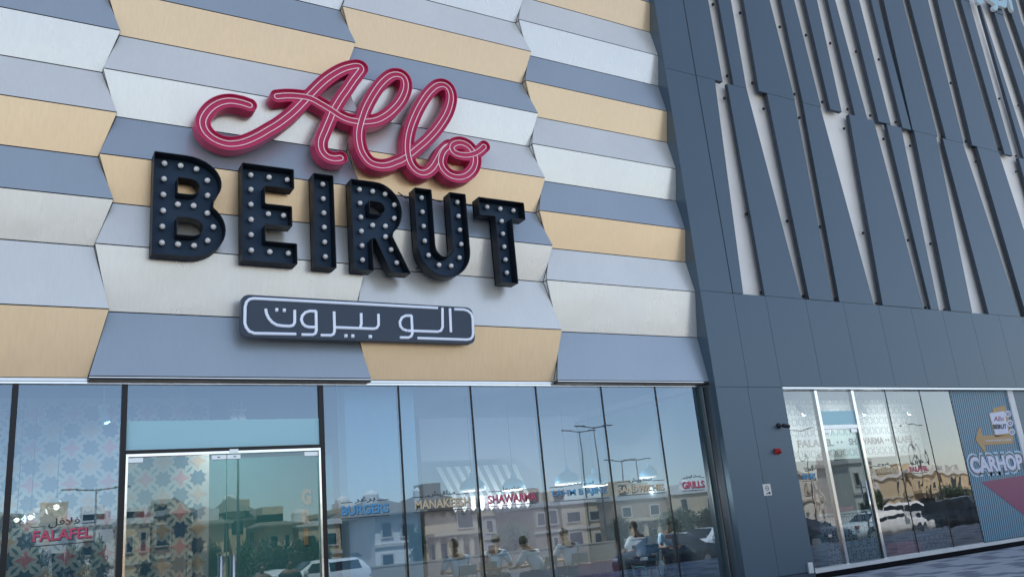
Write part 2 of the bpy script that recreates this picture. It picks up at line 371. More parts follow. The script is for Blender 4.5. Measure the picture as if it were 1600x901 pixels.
# ================================================================== PANELLED FACADE
fold = [v * K + EYE for v in (2.61, 3.60, 4.59, 5.315, 6.04, 6.77, 7.5, 8.225, 8.95, 9.68, 10.41, 11.13, 11.86, 12.59, 13.32, 14.05, 14.78, 15.5, 16.2, 16.9, 17.6, 18.3, 19.0, 19.7, 20.4, 21.1)]
bx_ = [v * K for v in (-6.85, -2.89, 1.07, 5.055, 9.0, 12.78)]
AZ, OUT = .115 * K, .155
PAT = {0: (SLATE, LIGHT, GREY, BEIGE), 1: (BEIGE, GREY, LIGHT, SLATE)}
clad = empty('cladding_facade', (bx_[0], YP, fold[0]), 'folded metal panel wall in silver, slate, grey and champagne stripes carrying the big sign', 'wall')
G = .009
for c in range(5):
    cols = PAT[c % 2]; bL, bR = bx_[c], bx_[c + 1]
    for i in range(len(fold) - 1):
        z0, z1 = fold[i], fold[i + 1]
        def edge(j):
            out = ((j + c) % 2 == 0)     # column 0=off frame, 1=A ... ; B bottom is out
            a = AZ if out else -AZ
            xl = bL - a; xr = bR + a
            if c == 4: xr = bR
            return xl, xr, (YP - OUT if out else YP), out
        l0, r0, y0, o0 = edge(i); l1, r1, y1, o1 = edge(i + 1)
        n = Vector((0, -(z1 - z0), -(y0 - y1) if False else (y1 - y0))).normalized()
        dz = G
        def V(x, y, z): return Vector((x, y, z))
        t0, t1 = dz / (z1 - z0), 1 - dz / (z1 - z0)
        def on(t, left):
            x = (l0 + (l1 - l0) * t + G * .6) if left else (r0 + (r1 - r0) * t - G * .6)
            return V(x, y0 + (y1 - y0) * t, z0 + (z1 - z0) * t)
        fr = [on(t0, True), on(t0, False), on(t1, False), on(t1, True)]
        bk = [p - n * .022 for p in fr]
        mb = MB(fr[0]); mb.add(fr, [(0, 1, 2, 3)]); mb.add(fr + bk, [(4, 7, 6, 5), (0, 4, 5, 1), (1, 5, 6, 2), (2, 6, 7, 3), (3, 7, 4, 0)], 1)
        # side returns closing the step to the neighbour
        zm = (z0 + z1) / 2
        for left in (True, False):
            if c == 4 and not left: continue
            if o0: q = on(t0, left); b_ = V(q.x, YP, q.z); mm = (on(.5, left)); mb.add([q, b_, V(mm.x, mm.y, mm.z)], [(0, 1, 2)])
            if o1: q = on(t1, left); b_ = V(q.x, YP, q.z); mm = (on(.5, left)); mb.add([q, b_, V(mm.x, mm.y, mm.z)], [(0, 1, 2)])
        o = mb.build('cladding_panel', [cols[i % 4], DARKB], clad); o.parent = clad; o.location = Vector(fr[0]) - clad.location
        # dark carrier behind the open joints
        bb = [p - n * .03 + V(0, 0, 0) for p in [V(l0, y0, z0), V(r0, y0, z0), V(r1, y1, z1), V(l1, y1, z1)]]
        kk = globals().setdefault('carrier', MB(clad.location)); k2 = [p - n * .012 for p in bb]
        kk.add(bb + k2, [(0, 1, 2, 3), (4, 7, 6, 5), (0, 4, 5, 1), (1, 5, 6, 2), (2, 6, 7, 3), (3, 7, 4, 0)])
o = carrier.build('carrier_frame', DARKB, clad); o.location = (0, 0, 0)
zb = fold[0]
for c in range(5):
    out = (c % 2 == 0); xl = bx_[c] - (AZ if out else -AZ); xr = bx_[c + 1] + (AZ if out else -AZ)
    if c == 4: xr = bx_[5]
    cl = clad.location
    if out:
        mb = MB(cl); mb.prism([(xl + .004, zb - .055), (xr - .004, zb - .055), (xr - .004, zb - .004), (xl + .004, zb - .004)], YP - OUT + .012, YG + .05)
        mb.build('soffit', BLACKM, clad).location = (0, 0, 0)
        mb = MB(cl); mb.box(xl + .004, xr - .004, YP - OUT + .002, YP - OUT + .011, zb - .020, zb - .009); mb.build('drip_edge', CHROME, clad).location = (0, 0, 0)
    else:
        mb = MB(cl); mb.box(xl + .004, xr - .004, YP - .022, YG + .04, zb - .05, zb - .006); mb.build('head_trim', ALU, clad).location = (0, 0, 0)
mb = MB(clad.location); mb.box(bx_[0], bx_[5] + .25, YG - .06, YG + .03, zb - .085, zb - .058); mb.build('head_rail', CHROME, clad).location = (0, 0, 0)
# last edge of the folded wall
mb = MB(clad.location); mb.prism([(bx_[5] + .004, zb), (bx_[5] + .03, zb), (bx_[5] + .03, fold[-1]), (bx_[5] + .004, fold[-1])], YP - .01, YP + .12)
mb.build('edge_trim', DARKB, clad).location = (0, 0, 0)

# ================================================================== FIN FACADE
XC = P(1117, 598, YF).x            # left corner of the slate facade
fin = empty('fin_facade', (XC, YF, 0), 'slate blue metal facade with slanting vertical fins and pale slits, right of the striped wall', 'wall')
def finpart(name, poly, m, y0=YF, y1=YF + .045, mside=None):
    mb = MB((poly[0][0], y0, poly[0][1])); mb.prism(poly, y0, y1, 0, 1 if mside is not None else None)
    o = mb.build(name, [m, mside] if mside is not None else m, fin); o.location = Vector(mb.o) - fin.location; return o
ZB = 2.53 + EYE
z_s1 = P(1196, 461.5, YF).z        # lower seam
z_s2 = P(1197, 145.5, YF).z        # middle seam
z_s3 = P(1560, 21, YF).z           # upper seam
ZT = 23.0
print('seams', ZB, z_s1, z_s2, z_s3)
g = .009
# plain strip along the left corner and band over the shop
jx1 = P(1158, 530, YF).x; jx0 = P(1140, 430, YF).x; jx = (P(1092, 150, YF).x + jx1) / 2
x117 = P(1161, 460, YF).x
def quad(x0, x1, z0, z1): return [(x0 + g / 2, z0 + g / 2), (x1 - g / 2, z0 + g / 2), (x1 - g / 2, z1 - g / 2), (x0 + g / 2, z1 - g / 2)]
joints = [P(x, y, YF).x for x, y in ((1208, 530), (1271, 533), (1330.5, 537), (1386, 540), (1437, 542), (1486, 545), (1531.5, 548), (1575, 550))]
xs = [XC, jx] + joints + [joints[-1] + 1.25 * (k + 1) for k in range(8)]
for a, b in zip(xs, xs[1:]): finpart('band_panel', quad(a, b, ZB, z_s1), FIN)
for za, zb_ in ((z_s1, z_s2), (z_s2, z_s3), (z_s3, ZT)):
    finpart('corner_panel', quad(XC, jx, za, zb_), FIN)
# slits: (top-left, top-right, bottom-left, bottom-right) of each opening in the front plane
low = [((1117, 130), (1136, 130), (1161, 460), (1195, 461)), ((1166, 136.5), (1197.5, 145), (1252, 465), (1264, 468)),
       ((1240.5, 154), (1254, 159), (1301, 470), (1312, 472)), ((1283, 171.5), (1326, 180), (1365.5, 476), (1379, 478)),
       ((1365.5, 191), (1386, 197), (1442.5, 482), (1455, 484)), ((1409, 203), (1428, 207), (1468, 487), (1486, 488)),
       ((1463, 217), (1474, 220), (1519.5, 492), (1546, 494)), ((1507, 231), (1528, 236), (1595, 498), (1605, 499)),
       ((1563, 247), (1593, 252), (1646, 503), (1664, 504)), ((1640, 268), (1652, 271), (1690, 507), (1712, 509))]
upp = [((1106, 0), (1122, 0), (1129, 129), (1146, 131)), ((1142, 0), (1161, 0), (1166, 136), (1185, 140)),
       ((1202, 0), (1220, 0), (1241, 154), (1254, 158)), ((1241, 0), (1257, 0), (1283, 168), (1297, 172)),
       ((1276, 0), (1293, 0), (1315, 176), (1336, 180)), ((1305, 0), (1326, 0), (1356, 188), (1373, 192)),
       ((1342, 0), (1361, 0), (1392, 197), (1411, 202)), ((1371, 0), (1380, 0), (1424, 203), (1425.5, 203)),
       ((1410, 0), (1421, 0), (1465, 214), (1479, 219)), ((1450, 0), (1464, 0), (1507, 228), (1520, 232)),
       ((1489, 0), (1501, 0), (1561, 245), (1572, 248)), ((1514, 0), (1528, 0), (1584, 248), (1600, 251)),
       ((1532, 8), (1550, 8), (1612, 256), (1630, 258)), ((1563, 10), (1576, 10), (1650, 264), (1664, 266)), ((1587, 10), (1600, 10), (1690, 272), (1700, 274))]
def at_z(p, q, z, Y=YF):
    a, b = P(*p, Y), P(*q, Y); t = (z - b.z) / (a.z - b.z); return b.x + (a.x - b.x) * t
def row(slits, z0, z1, xstart):
    E = []
    for tl, tr, bl, br in slits: E.append((at_z(tl, bl, z0), at_z(tl, bl, z1), at_z(tr, br, z0), at_z(tr, br, z1)))
    L0, L1 = xstart, xstart
    for k, (a0, a1, b0, b1) in enumerate(E):
        if min(a0 - L0, a1 - L1) > .02:
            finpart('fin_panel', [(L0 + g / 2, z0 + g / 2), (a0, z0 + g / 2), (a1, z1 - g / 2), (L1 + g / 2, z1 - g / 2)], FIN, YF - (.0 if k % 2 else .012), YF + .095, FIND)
        L0, L1 = b0, b1
    x0, x1 = L0, L1
    for k in range(8):      # the run goes on beyond the picture
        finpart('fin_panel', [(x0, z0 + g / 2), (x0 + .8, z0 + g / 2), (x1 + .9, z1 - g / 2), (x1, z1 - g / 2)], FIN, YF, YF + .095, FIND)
        x0 += 1.05 + .1 * (k % 3); x1 += 1.05 + .1 * ((k + 1) % 3)
    return E
row(low, z_s1, z_s2, jx)
Eu = row(upp, z_s2, z_s3, jx)
Q0 = jx
for k, (a0, a1, b0, b1) in enumerate(Eu):      # third storey of fins, nearly upright
    d = .10 * ((k * 7) % 5 - 2); finpart('fin_panel', [(Q0 + g / 2, z_s3 + g / 2), (a1 + .0, z_s3 + g / 2), (a1 + .12 + d * .5, ZT), (Q0 + d * .5, ZT)], FIN, YF - .012 * (k % 2), YF + .095, FIND); Q0 = b1
for k in range(8): finpart('fin_panel', [(Q0, z_s3 + g / 2), (Q0 + .9, z_s3 + g / 2), (Q0 + .95, ZT), (Q0 + .05, ZT)], FIN, YF, YF + .095, FIND); Q0 += 1.15
mb = MB((XC, YF + .3, 4)); mb.box(jx + .0, 42, YF + .20, YF + .23, z_s1 - .02, ZT)
mb.build('pale_rear_wall', FINW, fin).location = Vector(mb.o) - fin.location
mb = MB((XC, YF + .1, 4)); mb.box(XC + .001, 42, YF + .05, YF + .10, ZB + .02, z_s1 - .02); mb.box(XC + .031, jx - .02, YF + .05, YF + .28, z_s1, ZT)
mb.build('joint_backing', DARKB, fin).location = Vector(mb.o) - fin.location
# left return of the corner, down to the ground
mb = MB((XC, YF, 0)); mb.box(XC, XC + .03, YF + .001, YF + .36, .0, ZT); mb.build('corner_return', FIN, fin).location = (0, 0, 0)
brk_px = [(3, p) for p in ((212, 20), (275, 338), (333, 58), (388, 370), (510, 120), (575, 420), (627, 157), (700, 455), (735, 193), (812, 487), (850, 230), (914, 515), (952, 265), (1027, 545), (1273, 370), (1340, 630), (1490, 440), (1575, 470), (1565, 695), (1235, 610), (1490, 665), (263, 438), (438, 485), (597, 525), (797, 573), (973, 620), (1092, 650), (1385, 720), (1565, 765))]
brk_px += [(6, p) for p in ((360, 125), (543, 157), (690, 183), (882, 210), (1083, 242), (1183, 258), (428, 475), (615, 492), (760, 505), (942, 523), (1160, 543), (1245, 553))]
br0 = MB().box(-.03, .025, -.03, .03, -.035, .035).build('bracket', BLACKM, fin); bevel(br0, .012); fb = True
for kind, (cx, cy) in brk_px:
    p = P(1040 + .35 * cx, (0 if kind == 3 else 290) + .35 * cy, YF + .10); loc = p - fin.location
    if fb: br0.location = loc; fb = False
    else: clone(br0, loc, fin)
# pier under the band, between the two shopfronts
xpl = XC; xpr = P(1222, 602, YF).x
pj = P(1184, 700, YF).x
print('pier', xpl, pj, xpr)
for a, b in ((xpl, pj), (pj, xpr)): finpart('pier_panel', quad(a, b, .16, ZB), FIN)
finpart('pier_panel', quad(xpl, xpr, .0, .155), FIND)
mb = MB((xpl, YF + .1, 0)); mb.box(xpl + .031, xpr - .003, YF + .047, YF + .5, .0, ZB + .02); mb.build('pier_core', DARKB, fin).location = Vector(mb.o) - fin.location
# far right pier panels (right of the poster)

# ================================================================== LEFT SHOPFRONT
gz = empty('glass_shopfront', (P(15, 750, YG).x, YG, 0), 'long shopfront of tall reflective panes with menu words, under the striped panel wall', 'shopfront')
def gpart(mb, name, m, par=gz, smooth=False):
    o = mb.build(name, m, par, smooth); o.location = mb.o - par_loc(par); return o
def par_loc(p):
    l = Vector((0, 0, 0))
    while p is not None: l += p.location; p = p.parent
    return l
def settle(o, par):
    "mesh made in world coordinates, put under a parent"
    o.parent = par; o.location = -par_loc(par); return o
mull = [P(x, 750, YG).x for x in (14, 190, 504.5, 630, 746, 851, 956, 1043)]
xend = P(1109, 750, YG).x
zt = fold[0] - .08; zsill = .12
wide = {0, 1, 2}
def mullion(x, hw, z0=zsill, z1=zt, m=BLACKM, nm='mullion'):
    mb = MB((x, YG, z0)); mb.box(x - hw, x + hw, YG - (.045 if hw > .02 else .012), YG + .09, z0, z1); o = gpart(mb, nm, m); return o
for k, x in enumerate(mull): mullion(x, .038 if k in wide else .014)
mb = MB((xend, YG, 0)); mb.box(xend, xend + .11, YG - .02, YG + .12, zsill, zt); gpart(mb, 'end_frame', mat('dark_teal_frame', (.03, .06, .075), .3, .2))
mb = MB((xend + .11, YG, 0)); mb.box(xend + .112, xend + .135, YG - .06, YG + .03, zsill, zt); gpart(mb, 'end_strip', CHROME)
mb = MB((-3, YG, 0)); mb.box(-3, xend + .13, YG - .06, YG + .12, .0, zsill - .004); gpart(mb, 'sill', CHROME)
edges = [-2.6] + mull + [xend]
panes = []
for k, (a, b) in enumerate(zip(edges, edges[1:])):
    h0 = .04 if (k - 1) in wide else .016; h1 = .04 if k in wide else .016
    if k == 2: panes.append(None); continue
    mb = MB(((a + b) / 2, YG, zsill)); mb.box(a + h0, b - h1, YG, YG + .012, zsill, zt); panes.append(gpart(mb, 'glass_pane', GLASS))
# door bay
dl, dr = mull[1] + .042, mull[2] - .042
zdoor = P(350, 706, YG).z; zfilm = P(350, 655, YG).z
print('door head', zdoor, 'top', zt, 'film', zfilm)
mb = MB((dl, YG, zdoor)); mb.box(dl, dr, YG, YG + .012, zdoor + .075, zt); tr_pane = gpart(mb, 'transom_pane', GLASS)
mb = MB((dl, YG - .006, zdoor)); mb.box(dl, dr, YG - .008, YG - .003, zdoor + .08, zfilm); o = mb.build('film_band', FILM, tr_pane); o.location = mb.o - par_loc(tr_pane)
mb = MB((dl, YG, zdoor)); mb.box(dl, dr, YG - .045, YG + .08, zdoor + .018, zdoor + .073); gpart(mb, 'transom_bar', BLACKM)
mb = MB((dl, YG, zdoor)); mb.box(dl, dr, YG - .06, YG + .05, zdoor - .022, zdoor + .016); gpart(mb, 'door_head', CHROME)
for xx in (dl, dr - .03):
    mb = MB((xx, YG, 0)); mb.box(xx, xx + .03, YG - .06, YG + .05, .01, zdoor - .023); gpart(mb, 'door_jamb', CHROME)
xm = P(354, 715, YG).x
for s, (a, b) in enumerate(((dl + .036, xm - .006), (xm + .006, dr - .036))):
    mb = MB((a, YG, 0)); mb.box(a, b, YG - .002, YG + .010, .02, zdoor - .03); d_ = gpart(mb, 'glass_door', GLASSD)
    pa = [(a - .002, a + .20), (b - .22, b + .002)]
    for x0, x1 in pa:
        mb = MB((x0, YG, zdoor)); mb.box(x0, x1, YG - .022, YG + .03, zdoor - .105, zdoor - .032)
        q = mb.build('patch_fitting', ALU, d_); q.location = mb.o - par_loc(d_); bevel(q, .004)
    hx = b - .085 if s == 0 else a + .085
    mb = MB((hx, YG - .07, .7)); mb.bar((hx, YG - .075, .55), (hx, YG - .075, 1.62), .019, 12)
    for zz in (.72, 1.45): mb.bar((hx, YG - .075, zz), (hx, YG, zz), .011, 8)
    q = mb.build('pull_handle', CHROME, d_, True); q.location = mb.o - par_loc(d_)
    kx = xm - .12 if s == 0 else xm + .12
    mb = MB((kx, YG - .03, zdoor)); mb.box(kx - .02, kx + .02, YG - .026, YG - .0225, zdoor - .075, zdoor - .062); q = mb.build('lock_slot', BLACKM, d_); q.location = mb.o - par_loc(d_)
mb = MB((xm, YG - .05, zdoor)); mb.box(xm + .03, xm + .16, YG - .075, YG - .0605, zdoor - .012, zdoor + .04); gpart(mb, 'door_closer_box', ALU)

# ------------------------------------------------------------------ Arabic shaping with presentation forms
AF = {'ا': (0xFE8D, 0xFE8E), 'ب': (0xFE8F, 0xFE90, 0xFE91, 0xFE92), 'ج': (0xFE9D, 0xFE9E, 0xFE9F, 0xFEA0), 'ح': (0xFEA1, 0xFEA2, 0xFEA3, 0xFEA4), 'د': (0xFEA9, 0xFEAA),
      'ر': (0xFEAD, 0xFEAE), 'س': (0xFEB1, 0xFEB2, 0xFEB3, 0xFEB4), 'ش': (0xFEB5, 0xFEB6, 0xFEB7, 0xFEB8), 'ع': (0xFEC9, 0xFECA, 0xFECB, 0xFECC), 'غ': (0xFECD, 0xFECE, 0xFECF, 0xFED0),
      'ف': (0xFED1, 0xFED2, 0xFED3, 0xFED4), 'ق': (0xFED5, 0xFED6, 0xFED7, 0xFED8), 'ك': (0xFED9, 0xFEDA, 0xFEDB, 0xFEDC), 'ل': (0xFEDD, 0xFEDE, 0xFEDF, 0xFEE0), 'م': (0xFEE1, 0xFEE2, 0xFEE3, 0xFEE4),
      'ن': (0xFEE5, 0xFEE6, 0xFEE7, 0xFEE8), 'و': (0xFEED, 0xFEEE), 'ي': (0xFEF1, 0xFEF2, 0xFEF3, 0xFEF4), 'L': (0xFEFB, 0xFEFC)}
def arabic(s):
    s = s.replace('لا', 'L'); out = []
    for i, ch in enumerate(s):
        if ch == ' ': out.append(' '); continue
        prev = i > 0 and s[i - 1] != ' ' and len(AF[s[i - 1]]) == 4
        nxt = i + 1 < len(s) and s[i + 1] != ' ' and len(AF[ch]) == 4
        out.append(chr(AF[ch][(3 if nxt else 1) if prev else (2 if nxt else 0)]))
    return ''.join(reversed(out))

def menu_word(word, ar, pane, Y, bl, tr, col, arbox, lines, bold=.026):
    "vinyl lettering on a pane: coloured word with dark shade, Arabic word above, thin rules"
    (x0, z0), (x1, z1) = XZ(*bl, Y), XZ(*tr, Y); h = z1 - z0
    o = text('lettering_shade', word, x0 + .010, x1 + .012, z0 - .012, z1 - .010, Y - .0015, .001, LET_SH, None, bold); settle(o, pane)
    o = text('lettering', word, x0, x1, z0, z1, Y - .0035, .001, col, None, bold); settle(o, pane)
    (a0, b0), (a1, b1) = XZ(*arbox[0], Y), XZ(*arbox[1], Y)
    o = text('arabic_lettering', arabic(ar), a0, a1, b0, b1, Y - .0035, .001, LET_SH, None, .012); settle(o, pane)
    mb = MB((x0, Y, z0))
    for p, q in lines:
        (u0, v0), (u1, v1) = XZ(*p, Y), XZ(*q, Y); vm = (v0 + v1) / 2; mb.box(u0, u1, Y - .0035, Y - .0025, vm - .006, vm + .006)
    o = mb.build('ruled_lines', LET_SH, pane); o.location = mb.o - par_loc(pane)
def c8(x, y, ox, oy, s): return (ox + x / s, oy + y / s)
L_ = lambda ox, oy, s, *p: [(c8(a, b, ox, oy, s), c8(c, d, ox, oy, s)) for a, b, c, d in p]
f1 = L_(0, 720, 4.98, (245, 512, 355, 505), (640, 480, 740, 472), (240, 663, 735, 620))
menu_word('FALAFEL', 'فلافل', panes[1], YG, (50.6, 845.5), (143.8, 821.6), VRED, ((75, 824), (125, 806)), f1)
f1 = L_(510, 740, 5.926, (135, 265, 240, 258), (468, 240, 575, 232), (135, 413, 585, 375))
menu_word('BURGERS', 'برغر', panes[3], YG, (534, 804.5), (607, 784.5), VBLUE, ((554, 785.5), (586, 774)), f1)
f1 = L_(510, 740, 5.926, (805, 215, 945, 205), (1200, 185, 1320, 175), (805, 357, 1335, 313))
menu_word('MANAKEESH', 'مناقيش', panes[4], YG, (648.4, 795.3), (733.6, 774.9), CREAM, ((669, 776), (711, 764)), f1)
f1 = L_(750, 720, 4.976, (65, 236, 165, 229), (325, 216, 430, 209), (65, 350, 440, 322))
menu_word('SHAWARMA', 'شاورما', panes[5], YG, (763, 786), (837.6, 767.4), VRED, ((786, 766), (813, 758)), f1)
f1 = L_(750, 720, 4.976, (540, 203, 650, 196), (885, 182, 980, 175), (570, 312, 1000, 280))
menu_word('LAHM B AJINE', 'لحم بعجين', panes[6], YG, (863.5, 777.3), (947, 759.4), VBLUE, ((882, 760), (927, 750)), f1, .010)
f1 = L_(940, 720, 4.976, (125, 160, 215, 155), (395, 148, 490, 143), (125, 267, 490, 240))
menu_word('SANDWICHES', 'سندويش', panes[7], YG, (967, 769.6), (1037, 754.4), CREAM, ((983, 754), (1018, 744)), f1)
f1 = L_(940, 720, 4.976, (620, 135, 650, 132), (770, 125, 800, 122), (630, 232, 800, 218))
menu_word('GRILLS', 'مشاوي', panes[8], YG, (1066.6, 762.6), (1099.8, 749.2), VRED, ((1069, 748), (1094, 740)), f1)

# ================================================================== RIGHT SHOPFRONT
YR = YG2
x_l = xpr + .004
gr = empty('corner_shopfront', (x_l, YR, 0), 'smaller shopfront with a steel framed glass door and striped poster, right of the slate pier', 'shopfront')
mx = [P(a, 740, YR).x for a in (1296, 1355, 1410, 1465, 1513)]
z_t2 = P(1400, 609, YR).z; z_b2 = .20
print('right', x_l, mx, z_t2)
def rpart(mb, name, m, smooth=False): o = mb.build(name, m, gr, smooth); o.location = mb.o - gr.location; return o
YB = YR - .0
mb = MB((x_l, YR, 0)); mb.box(x_l, 34, YF - .02, YR + .10, 0, .105); rpart(mb, 'plinth', mat('plinth_black', (.005, .006, .009), .8, spec=.1))
mb = MB((x_l, YR, 0)); mb.box(x_l, 34, YF + .01, YR + .06, .107, .19); rpart(mb, 'sill', ALU)
mb = MB((x_l, YR, 0)); mb.box(x_l, 34, YF + .0, YR + .06, z_t2 + .0, z_t2 + .06); rpart(mb, 'head_trim', ALU)
mb = MB((x_l, YR, 0)); mb.box(x_l, 34, YF + .06, YR + .06, z_t2 + .062, ZB + .03); rpart(mb, 'head_soffit', CHROME)
for k, x in enumerate(mx):
    hw = .045 if k < 2 else .012
    mb = MB((x, YR, .19)); mb.box(x - hw, x + hw, YR - (.05 if k < 2 else .008), YR + .07, .19, z_t2); rpart(mb, 'mullion', CHROME if k < 2 else BLACKM)
zd2 = P(1313, 669, YR).z; zf2 = P(1310, 641, YR).z
ed = [x_l] + mx
rp_ = []
for k, (a, b) in enumerate(zip(ed, ed[1:])):
    h0 = .0 if k == 0 else (.047 if k - 1 < 2 else .013); h1 = .047 if k < 2 else .013
    if k == 1:
        mb = MB((a, YR, zd2)); mb.box(a + h0, b - h1, YR, YR + .01, zd2 + .09, z_t2); tp = rpart(mb, 'transom_pane', GLASSR)
        mb = MB((a, YR, zd2)); mb.box(a + h0, b - h1, YR - .008, YR - .003, zd2 + .1, zf2); q = mb.build('film_band', FILM, tp); q.location = mb.o - par_loc(tp)
        mb = MB((a, YR, zd2)); mb.box(a + h0, b - h1, YR - .045, YR + .05, zd2 - .0, zd2 + .088); rpart(mb, 'transom_bar', ALU)
        mb = MB((a, YR, .2)); mb.box(a + h0 + .02, b - h1 - .02, YR, YR + .01, .2, zd2 - .01); dd = rpart(mb, 'glass_door', GLASSD)
        for x0 in (a + h0 + .02, b - h1 - .24):
            mb = MB((x0, YR, zd2)); mb.box(x0, x0 + .22, YR - .02, YR + .03, zd2 - .09, zd2 - .008); q = mb.build('patch_fitting', ALU, dd); q.location = mb.o - par_loc(dd)
        hx = b - h1 - .16
        mb = MB((hx, YR - .07, 1)); mb.bar((hx, YR - .075, .85), (hx, YR - .075, 1.95), .019, 12)
        for zz in (1.0, 1.8): mb.bar((hx, YR - .075, zz), (hx, YR, zz), .011, 8)
        q = mb.build('pull_handle', CHROME, dd, True); q.location = mb.o - par_loc(dd); rp_.append(dd); continue
    mb = MB(((a + b) / 2, YR, .19)); mb.box(a + h0, b - h1, YR, YR + .012, .19, z_t2); rp_.append(rpart(mb, 'glass_pane', GLASSR))
f1 = L_(1220, 730, 5.268, (185, 2, 215, 0), (180, 118, 290, 95))
menu_word('KAAK', 'كعك', rp_[0], YR, (1254.5, 748), (1274, 737.8), VBLUE, ((1258, 735.5), (1270, 727)), f1)
f1 = L_(1330, 600, 6.435, (195, 822, 268, 818), (378, 808, 455, 802), (195, 905, 470, 890))
menu_word('ROTISSERIE', 'فروج', rp_[2], YR, (1361.5, 738.8), (1402, 728.6), CREAM, ((1372, 728.5), (1388, 721)), f1)
f1 = L_(1330, 600, 6.435, (585, 795, 630, 792), (735, 785, 765, 783), (600, 893, 765, 880))
menu_word('FALAFEL', 'فلافل', rp_[3], YR, (1422.5, 736), (1449, 726.3), VRED, ((1427, 725), (1442, 717.5)), f1)
# poster
PX0 = mx[4] + .014; PX1 = P(1591, 690, YR).x; PX2 = P(1598, 690, YR).x
PBLUE = mat('poster_blue', (.17, .36, .48), .35, 0, .02); PDARK = mat('poster_stripe', (.025, .085, .15), .35, 0, .02); PMAR = mat('poster_maroon', (.20, .022, .105), .35, 0, .03)
PTAN = mat('poster_tan', (.42, .26, .10), .4, 0, .03); PWHT = mat('poster_white', (.62, .66, .82), .4, 0, .02); PGREY = mat('poster_outline', (.14, .12, .13), .4, 0, .02); PSKY = mat('poster_pale_blue', (.38, .62, .80), .4, 0, .02)
post = empty('carhop_poster', (PX0, YR, .2), 'blue diagonal striped window poster reading CARHOP with a tan arrow sign and maroon corner', 'poster')
def ppart(name, poly, m, lay, par=post):
    mb = MB((poly[0][0], YR, poly[0][1])); mb.prism(poly, YR - .003 * lay - .002, YR - .003 * lay + .0012); o = mb.build(name, m, par); o.location = mb.o - par_loc(par); return o
zp0, zp1 = .20, z_t2 - .004
mb = MB((PX0, YR, .2)); mb.box(PX0, PX1, YR, YR + .01, zp0, zp1); ppart('backing_sheet', [(PX0, zp0), (PX1, zp0), (PX1, zp1), (PX0, zp1)], PBLUE, 0)
def clip(poly, ax, lim, keep_less):
    out = []
    for i in range(len(poly)):
        a, b = poly[i], poly[(i + 1) % len(poly)]; ia = (a[ax] <= lim) == keep_less; ib = (b[ax] <= lim) == keep_less
        if ia: out.append(a)
        if ia != ib: t = (lim - a[ax]) / (b[ax] - a[ax]); out.append((a[0] + (b[0] - a[0]) * t, a[1] + (b[1] - a[1]) * t))
    return out
nst = 0; mbs = MB((PX0, YR, .2)); wv = (PX1 - PX0) / 30
k = -60
while k < 80:
    xa = PX0 + k * wv; sl = .72     # stripes lean to the right going up
    poly = [(xa, zp0), (xa + wv * .5, zp0), (xa + wv * .5 + (zp1 - zp0) * sl, zp1), (xa + (zp1 - zp0) * sl, zp1)]
    poly = clip(clip(poly, 0, PX0, False), 0, PX1, True) if poly else poly
    if len(poly) > 2:
        q = ppart('stripe', poly, PDARK, 1)
    k += 1
zm_ = P(1533, 752, YR)
ppart('maroon_field', [(zm_.x, zm_.z), (P(1600, 742, YR).x if False else PX1, P(1590, 742, YR).z), (PX1, P(1591, 828, YR).z)], PMAR, 2)
poster_pts = lambda L: [XZ(1490 + a / 7.51, 610 + b / 7.51, YR) for a, b in L]
ppart('arrow_sign', poster_pts([(300, 405), (252, 570), (385, 755), (360, 635), (690, 612), (700, 545), (690, 520), (335, 520)]), PTAN, 3)
ppart('sign_back', poster_pts([(455, 200), (600, 170), (620, 240), (640, 240), (650, 520), (480, 535), (410, 260), (455, 245)]), PTAN, 3)
ppart('sign_board', poster_pts([(413, 262), (590, 235), (642, 495), (488, 512)]), PWHT, 4)
for cy_, r_ in ((268, 38), (378, 40), (480, 38)):
    cx_ = 632 + (cy_ - 268) * .22; ppart('round_lamp', poster_pts([(cx_ + r_ * math.cos(t) * .95, cy_ + r_ * math.sin(t)) for t in [k * math.pi / 8 for k in range(16)]]), PWHT, 5)
    ppart('round_lamp_eye', poster_pts([(cx_ + r_ * .55 * math.cos(t), cy_ + r_ * .55 * math.sin(t)) for t in [k * math.pi / 8 for k in range(16)]]), PGREY, 6)
    ppart('round_lamp_star', poster_pts([(cx_ + r_ * (.4 if k % 2 == 0 else .18) * math.cos(k * math.pi / 4), cy_ + r_ * (.4 if k % 2 == 0 else .18) * math.sin(k * math.pi / 4)) for k in range(8)]), PWHT, 7)
def ptext(s, bl, tr, m, lay, bold=.0, shear=0.):
    (a, b), (c_, d) = XZ(*bl, YR), XZ(*tr, YR); o = text('lettering', s, a, c_, b, d, YR - .003 * lay, .001, m, None, bold, shear); return settle(o, post)
pq = lambda a, b: (1490 + a / 7.51, 610 + b / 7.51)
ptext('Allo', pq(465, 355), pq(575, 295), PMAR, 5, .02, .3)
ptext('BEIRUT', pq(468, 448), pq(608, 388), LET_SH, 5, .05)
ptext('ALLO BEIRUT', pq(510, 478), pq(590, 466), PSKY, 5, .02)
ptext('YOUR STOP IS HERE', pq(370, 595), pq(670, 560), PWHT, 4, .03)
for lay, grow, bold, m_ in ((4, .10, .10, PSKY), (5, .055, .08, PGREY), (6, .0, .045, PWHT)):
    (a, b), (c_, d) = XZ(1518, 739, YR), XZ(1594, 708, YR)
    o = text('carhop_lettering', 'CARHOP', a - grow * 1.2, c_ + grow * 1.2, b - grow, d + grow, YR - .003 * lay, .001, m_, None, bold); settle(o, post)
mb = MB((PX1, YR, .19)); mb.box(PX1, PX2 + .05, YR - .05, YR + .06, .19, z_t2); rpart(mb, 'white_post', mat('white_frame', (.7, .72, .74), .4))
mb = MB((PX2, YR, .19)); mb.box(PX2 + .05, 34, YR - .01, YR + .02, .19, z_t2); rpart(mb, 'dark_panel', FIN)

